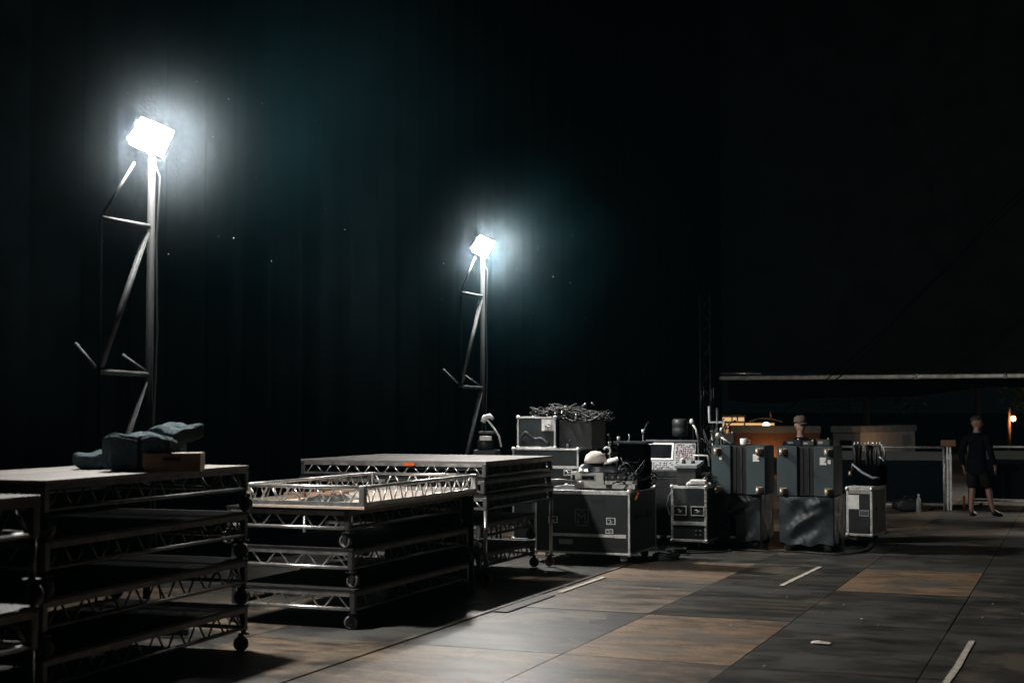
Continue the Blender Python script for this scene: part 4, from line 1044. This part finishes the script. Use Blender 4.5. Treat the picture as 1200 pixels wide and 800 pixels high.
stand = dict(elbowL=(-.27, .06, 1.15), wristL=(-.17, .26, 1.08), handL=(-.13, .33, 1.08), elbowR=(.27, .06, 1.15), wristR=(.17, .26, 1.08), handR=(.13, .33, 1.08),
             kneeL=(-.11, .02, .50), ankleL=(-.12, -.02, .09), toeL=(-.13, .10, .045), kneeR=(.11, .02, .50), ankleR=(.12, -.02, .09), toeR=(.13, .10, .045))
person('person in a brown cap standing behind the slate cases', (-4.0, 21.7, 0), R(180), stand, M['shirt'], M['shirt'], cap=M['cap'], bare_legs=False, head_yaw=R(35))

def point(loc, e, color, r=.12, name='lamp_glow'):
    L = bpy.data.lights.new(name, 'POINT'); L.energy = e; L.color = color; L.shadow_soft_size = r
    o = bpy.data.objects.new(name, L); COL.objects.link(o); o.location = loc; return o
# ------------------------------------------------------------------ outdoors behind the opening
ca = math.atan2(47.6-42.87, -5.08+6.15)-PI/2
cn = thing('site_cabin', 'low pale site cabin with warm light on its long side beyond the barriers', 'cabin', (-6.15, 42.87, 0), ca)
MB().box(-.85, 0, 0, 4.8, 0.0, 1.22).build('wall', M['pale_wall'], cn)
MB().box(-.90, .05, -.06, 4.86, 1.223, 1.42).build('roof', M['galv'], cn, bevel=.015)
MB().box(.003, .012, 3.6, 4.4, .1, 1.1).build('door', M['panel_grey'], cn)
MB().box(-.62, -.25, -.012, -.003, .5, 1.0).build('window', M['glass'], cn)
def added_lamp(label, x, y, e, rz):  # hidden lamps added to give cabin and trailer their warm glow
    t = thing('site_lamp', label, 'lamp', (x, y, 0), rz, 'low warm site lamps')
    MB().box(-.14, .14, -.02, .02, .0, .03).build('base', M['dark_steel'], t); MB().tube((0, 0, .03), (0, 0, .25), .018).build('pole', M['dark_steel'], t)
    MB().lathe([(.04, .25), (.075, .28), (.075, .38), (.03, .41)], 12).build('lamp', M['warm_lamp'], t)
    point((x, y, .50), e, (1, .5, .18), .05)
added_lamp('low warm site lamp standing by the long side of the pale cabin', -4.75, 43.2, 14, 0)
tr = thing('box_trailer', 'long box trailer with its rusty side lit orange beyond the slate cases', 'trailer', (-8.75, 43.0, 0), R(14))
MB().box(-1.3, 1.3, -1.0, 1.0, .5, 1.22).build('body', M['rust'], tr); MB().box(-1.33, 1.33, -1.03, 1.03, 1.222, 1.42).build('roof', M['panel_grey'], tr)
added_lamp('low warm site lamp standing in front of the rusty trailer', -8.6, 41.55, 11, 0)
for sx in (-.8, .8):
    for sy in (-1, 1): MB().lathe([(.1, -.1), (.25, -.1), (.25, .1), (.1, .1)], 16, Matrix.Translation((sx, sy*.85, .25)) @ Matrix.Rotation(PI/2, 4, 'X')).build('wheel', M['rubber'], tr)
bd = thing('lit_pavilion', 'far pavilion with stacked warm lit storeys behind the left slate case', 'building', (-13.2, 60.5, 0), R(12))
MB().box(-1.9, 1.3, -1, 1, 0, .7).build('wall', M['plaster'], bd)
for k, (x0, x1, z, h, mm) in enumerate(((-1.25, 1.15, .75, .34, 'warm_win'), (-1.25, .9, 1.16, .18, 'warm_win2'), (-1.25, -.35, 1.42, .16, 'warm_win2'))):
    MB().box(x0-.03, x1+.03, -1.05, 1, z-.055, z-.003).build('floor_slab', M['plaster'], bd)
    MB().box(x0, x1, -.97, -.9, z, z+h).build('window', M[mm], bd)
    for q in range(2):
        x = x0+(x1-x0)*(q+.6+.3*math.sin(q*2+k))/2; MB().box(x-.03, x+.03, -1.02, -.975, z, z+h).build('column', M['plaster'], bd)
MB().box(-1.3, -.3, -1.06, 1, 1.60, 1.68).build('roof', M['plaster'], bd)
MB().grid(lambda u, v: (-.2+1.45*u, -1.1+2.1*v, 1.40+.16*math.sin(u*PI)), 10, 2).build('awning', M['plaster'], bd, solid=.04)
MB().tube((.75, -.9, 1.5), (.75, -.9, 1.85), .04).build('chimney', M['plaster'], bd)
cy_ = thing('lit_column', 'pale rounded bollard lamp glowing in front of the far pavilion', 'lamp', (-12.2, 58.5, 0), 0)
MB().lathe([(.14, 0), (.14, 1.0), (.16, 1.02), (.16, 1.12), (.05, 1.2)], 14).build('post', M['plaster'], cy_); MB().lathe([(.10, 1.2), (.15, 1.27), (.10, 1.36), (.03, 1.38)], 14).build('lamp', M['warm_lamp'], cy_)
an = thing('antenna_pole', 'thin dark pole rising behind the pale site cabin', 'pole', (-6.95, 46, 0), 0)
MB().tube((0, 0, 0), (0, 0, 2.9), .03, 8).build('pole', M['mast'], an); MB().tube((-.15, 0, 2.85), (.15, 0, 2.85), .012).build('crossbar', M['mast'], an)
sl = thing('street_lamp', 'glowing warm street lamp among the trees at the far right', 'street lamp', (-2.96, 63.6, 0), 0)
MB().path([(0, 0, 0), (0, 0, 2.0)], [.07, .06], 10).build('pole', M['rust'], sl); MB().tube((0, 0, 1.62), (.16, 0, 1.64), .025).build('arm', M['rust'], sl)
MB().lathe([(.03, -.11), (.085, -.07), (.10, 0), (.08, .08), (.03, .11)], 14, Matrix.Translation((.17, 0, 1.53))).build('lamp', M['warm_lamp'], sl)
point((-2.6, 63.3, 1.53), 60, (1, .55, .22))
def tree(label, x, y, h, cr, seed, group='trees beyond the stage'):
    rr = random.Random(seed); t = thing('tree', label, 'tree', (x, y, 0), 0, group)
    tr_ = MB().path([(0, 0, 0), (rr.uniform(-.1, .1), 0, h*.3), (rr.uniform(-.2, .2), rr.uniform(-.1, .1), h*.55)], [h*.04, h*.03, h*.02], 8)
    cs = []
    for k in range(9):
        a = rr.uniform(0, 6.3); q = Vector((cr*.75*math.cos(a)*rr.uniform(.3, 1), cr*.75*math.sin(a)*rr.uniform(.3, 1), h*rr.uniform(.48, .92))); cs.append(q)
        tr_.path([(0, 0, h*.45), q*.6+Vector((0, 0, h*.2)), q], [h*.014, h*.009, h*.004], 6)
    tr_.build('trunk', M['bark'], t)
    b = MB()
    for k in range(2600):
        c = rr.choice(cs); d = Vector((rr.gauss(0, 1), rr.gauss(0, 1), rr.gauss(0, .8))); d = d.normalized()*cr*.48*rr.random()**.4
        p = c+d; s = rr.uniform(.06, .13)
        u = Vector((rr.gauss(0, 1), rr.gauss(0, 1), rr.gauss(0, .6))).normalized(); w = u.orthogonal().normalized()
        b.poly([p-u*s, p+w*s*.5, p+u*s, p-w*s*.5])
    b.build('crown', M['leaf'], t)
tree('dark tree leaning over the street lamp at the far right', -2.0, 66, 5.2, 2.2, 1)
tree('dark broad tree behind the walking person', -4.6, 68, 5.6, 2.6, 2)
tree('dark tree rising behind the pale site cabin', -8.6, 62, 5.0, 2.4, 3)

# ------------------------------------------------------------------ air
def volume(name, density, color, aniso, radial=None):
    m = bpy.data.materials.new(name); m.use_nodes = True; nt = m.node_tree; nt.nodes.clear()
    o = nt.nodes.new('ShaderNodeOutputMaterial'); v = nt.nodes.new('ShaderNodeVolumePrincipled')
    v.inputs['Color'].default_value = (*color, 1); v.inputs['Density'].default_value = density; v.inputs['Anisotropy'].default_value = aniso
    nt.links.new(v.outputs[0], o.inputs['Volume'])
    if radial:
        a, rad, soft = radial
        tc = nt.nodes.new('ShaderNodeTexCoord'); ln = nt.nodes.new('ShaderNodeVectorMath'); ln.operation = 'LENGTH'
        nt.links.new(tc.outputs['Object'], ln.inputs[0])
        def mth(op, x, y):
            n = nt.nodes.new('ShaderNodeMath'); n.operation = op
            for i, q in enumerate((x, y)):
                if isinstance(q, (int, float)): n.inputs[i].default_value = q
                else: nt.links.new(q, n.inputs[i])
            return n.outputs[0]
        r_ = ln.outputs['Value']
        fall = mth('DIVIDE', a, mth('ADD', mth('POWER', r_, 2.8), soft))
        edge = mth('MULTIPLY', mth('MAXIMUM', mth('SUBTRACT', 1.0, mth('DIVIDE', r_, rad)), 0.0), mth('MINIMUM', mth('MAXIMUM', mth('DIVIDE', mth('SUBTRACT', r_, .25), .34), 0.0), 1.0))
        nz = nt.nodes.new('ShaderNodeTexNoise'); nz.inputs['Scale'].default_value = 1.6; nz.inputs['Detail'].default_value = 2
        nt.links.new(tc.outputs['Object'], nz.inputs['Vector'])
        d = mth('MULTIPLY', mth('MULTIPLY', fall, edge), mth('ADD', nz.outputs['Fac'], .5))
        nt.links.new(d, v.inputs['Density'])
    return m
hz = MB().box(-11.5, 9, -7, 72, -1.1, 13.6).build('haze', volume('haze_air', .00018, (.28, .78, .95), .2)); hz['kind'] = 'stuff'
bloom_m = volume('lamp_mist', 1, (.72, .9, 1.0), .62, (.0056, 1.3, .03));  # added glow volume round each lamp head, standing in for lens bloom
for k in range(2):
    h = heads[k]
    b = MB().lathe([(.02, -1.3)]+[(1.3*math.cos(a), 1.3*math.sin(a)) for a in [-1.35+.3*i for i in range(10)]]+[(.02, 1.3)], 24)
    o = b.build('mist', bloom_m, loc=(h.x, h.y, h.z)); tag(o, ['thin bright mist drifting around the left floodlight head', 'thin bright mist drifting around the right floodlight head'][k], 'mist', kind='stuff')
    bloom_m.cycles.volume_step_rate = .6 if hasattr(bloom_m.cycles, 'volume_step_rate') else 1

smk = bpy.data.materials.new('smoke_puff'); smk.use_nodes = True; nt = smk.node_tree; nt.nodes.clear()
o = nt.nodes.new('ShaderNodeOutputMaterial'); v = nt.nodes.new('ShaderNodeVolumePrincipled'); v.inputs['Color'].default_value = (.22, .72, .9, 1)
tc = nt.nodes.new('ShaderNodeTexCoord'); gr = nt.nodes.new('ShaderNodeTexGradient'); gr.gradient_type = 'QUADRATIC_SPHERE'
nz = nt.nodes.new('ShaderNodeTexNoise'); nz.inputs['Scale'].default_value = 1.7; nz.inputs['Detail'].default_value = 3
rm = nt.nodes.new('ShaderNodeMapRange'); rm.inputs['From Min'].default_value = .36; rm.inputs['From Max'].default_value = .75; rm.inputs['To Max'].default_value = .017
mu_ = nt.nodes.new('ShaderNodeMath'); mu_.operation = 'MULTIPLY'
nt.links.new(tc.outputs['Object'], gr.inputs['Vector']); nt.links.new(tc.outputs['Object'], nz.inputs['Vector']); nt.links.new(nz.outputs['Fac'], rm.inputs['Value'])
nt.links.new(gr.outputs['Fac'], mu_.inputs[0]); nt.links.new(rm.outputs[0], mu_.inputs[1]); nt.links.new(mu_.outputs[0], v.inputs['Density']); nt.links.new(v.outputs[0], o.inputs['Volume'])
for (lab, c, sz) in (('faint teal smoke drifting in the dark between the two floodlights', (-6.9, 12.2, 4.5), (2.6, 3.2, 2.6)), ('faint teal smoke drifting low round the right floodlight', (-7.2, 17.6, 4.0), (2.0, 2.4, 2.0))):
    o = MB().lathe([(.02, -1)]+[(math.cos(a), math.sin(a)) for a in [-1.35+.3*i for i in range(10)]]+[(.02, 1)], 24).build('smoke', smk, loc=c); o.scale = sz
    tag(o, lab, 'smoke', kind='stuff')
ins = MB(); rr = random.Random(9)
for k in range(34):
    h = heads[k % 2]; p = h+Vector((rr.uniform(-.4, 1.9), rr.uniform(-.8, 1.2), rr.uniform(-1.1, .6))); q = rr.uniform(.0025, .006)
    ins.cbox(p, (q*1.6, q, q))
tag(ins.build('flying_insects', M['panel_grey']), 'tiny pale insects flying round the two floodlight heads', 'insects', kind='stuff')

# ------------------------------------------------------------------ world, camera, render
w = bpy.data.worlds.new('World'); sc.world = w; w.use_nodes = True
nt = w.node_tree; bg = nt.nodes['Background']
sky = nt.nodes.new('ShaderNodeTexSky'); sky.sky_type = 'NISHITA'; sky.sun_disc = False; sky.sun_elevation = R(-6); sky.sun_rotation = R(200)
sky.air_density = 1.0; sky.dust_density = .3
mx = nt.nodes.new('ShaderNodeMix'); mx.data_type = 'RGBA'; mx.blend_type = 'ADD'; mx.inputs['Factor'].default_value = 1
mx.inputs['B'].default_value = (.020, .048, .056, 1)
nt.links.new(sky.outputs[0], mx.inputs['A']); nt.links.new(mx.outputs['Result'], bg.inputs['Color'])
bg.inputs['Strength'].default_value = .035

cam = bpy.data.cameras.new('camera'); cam.lens = 50; cam.sensor_width = 36; cam.clip_end = 2000
cam.dof.use_dof = True; cam.dof.focus_distance = 18; cam.dof.aperture_fstop = 2.4
co_ = bpy.data.objects.new('camera', cam); COL.objects.link(co_)
co_.location = (0, 0, 1.9); co_.rotation_euler = (PI/2+math.atan(80/(50/36*1200)), 0, R(21.9))
sc.camera = co_
vs = sc.view_settings; vs.view_transform = 'Standard'; vs.look = 'None'; vs.exposure = 0; vs.gamma = 1
sc.display_settings.display_device = 'sRGB'
cy = sc.cycles
cy.use_denoising = True
cy.max_bounces = 5; cy.diffuse_bounces = 1; cy.glossy_bounces = 2; cy.volume_bounces = 0; cy.transparent_max_bounces = 8
cy.sample_clamp_indirect = 4
cy.use_adaptive_sampling = False
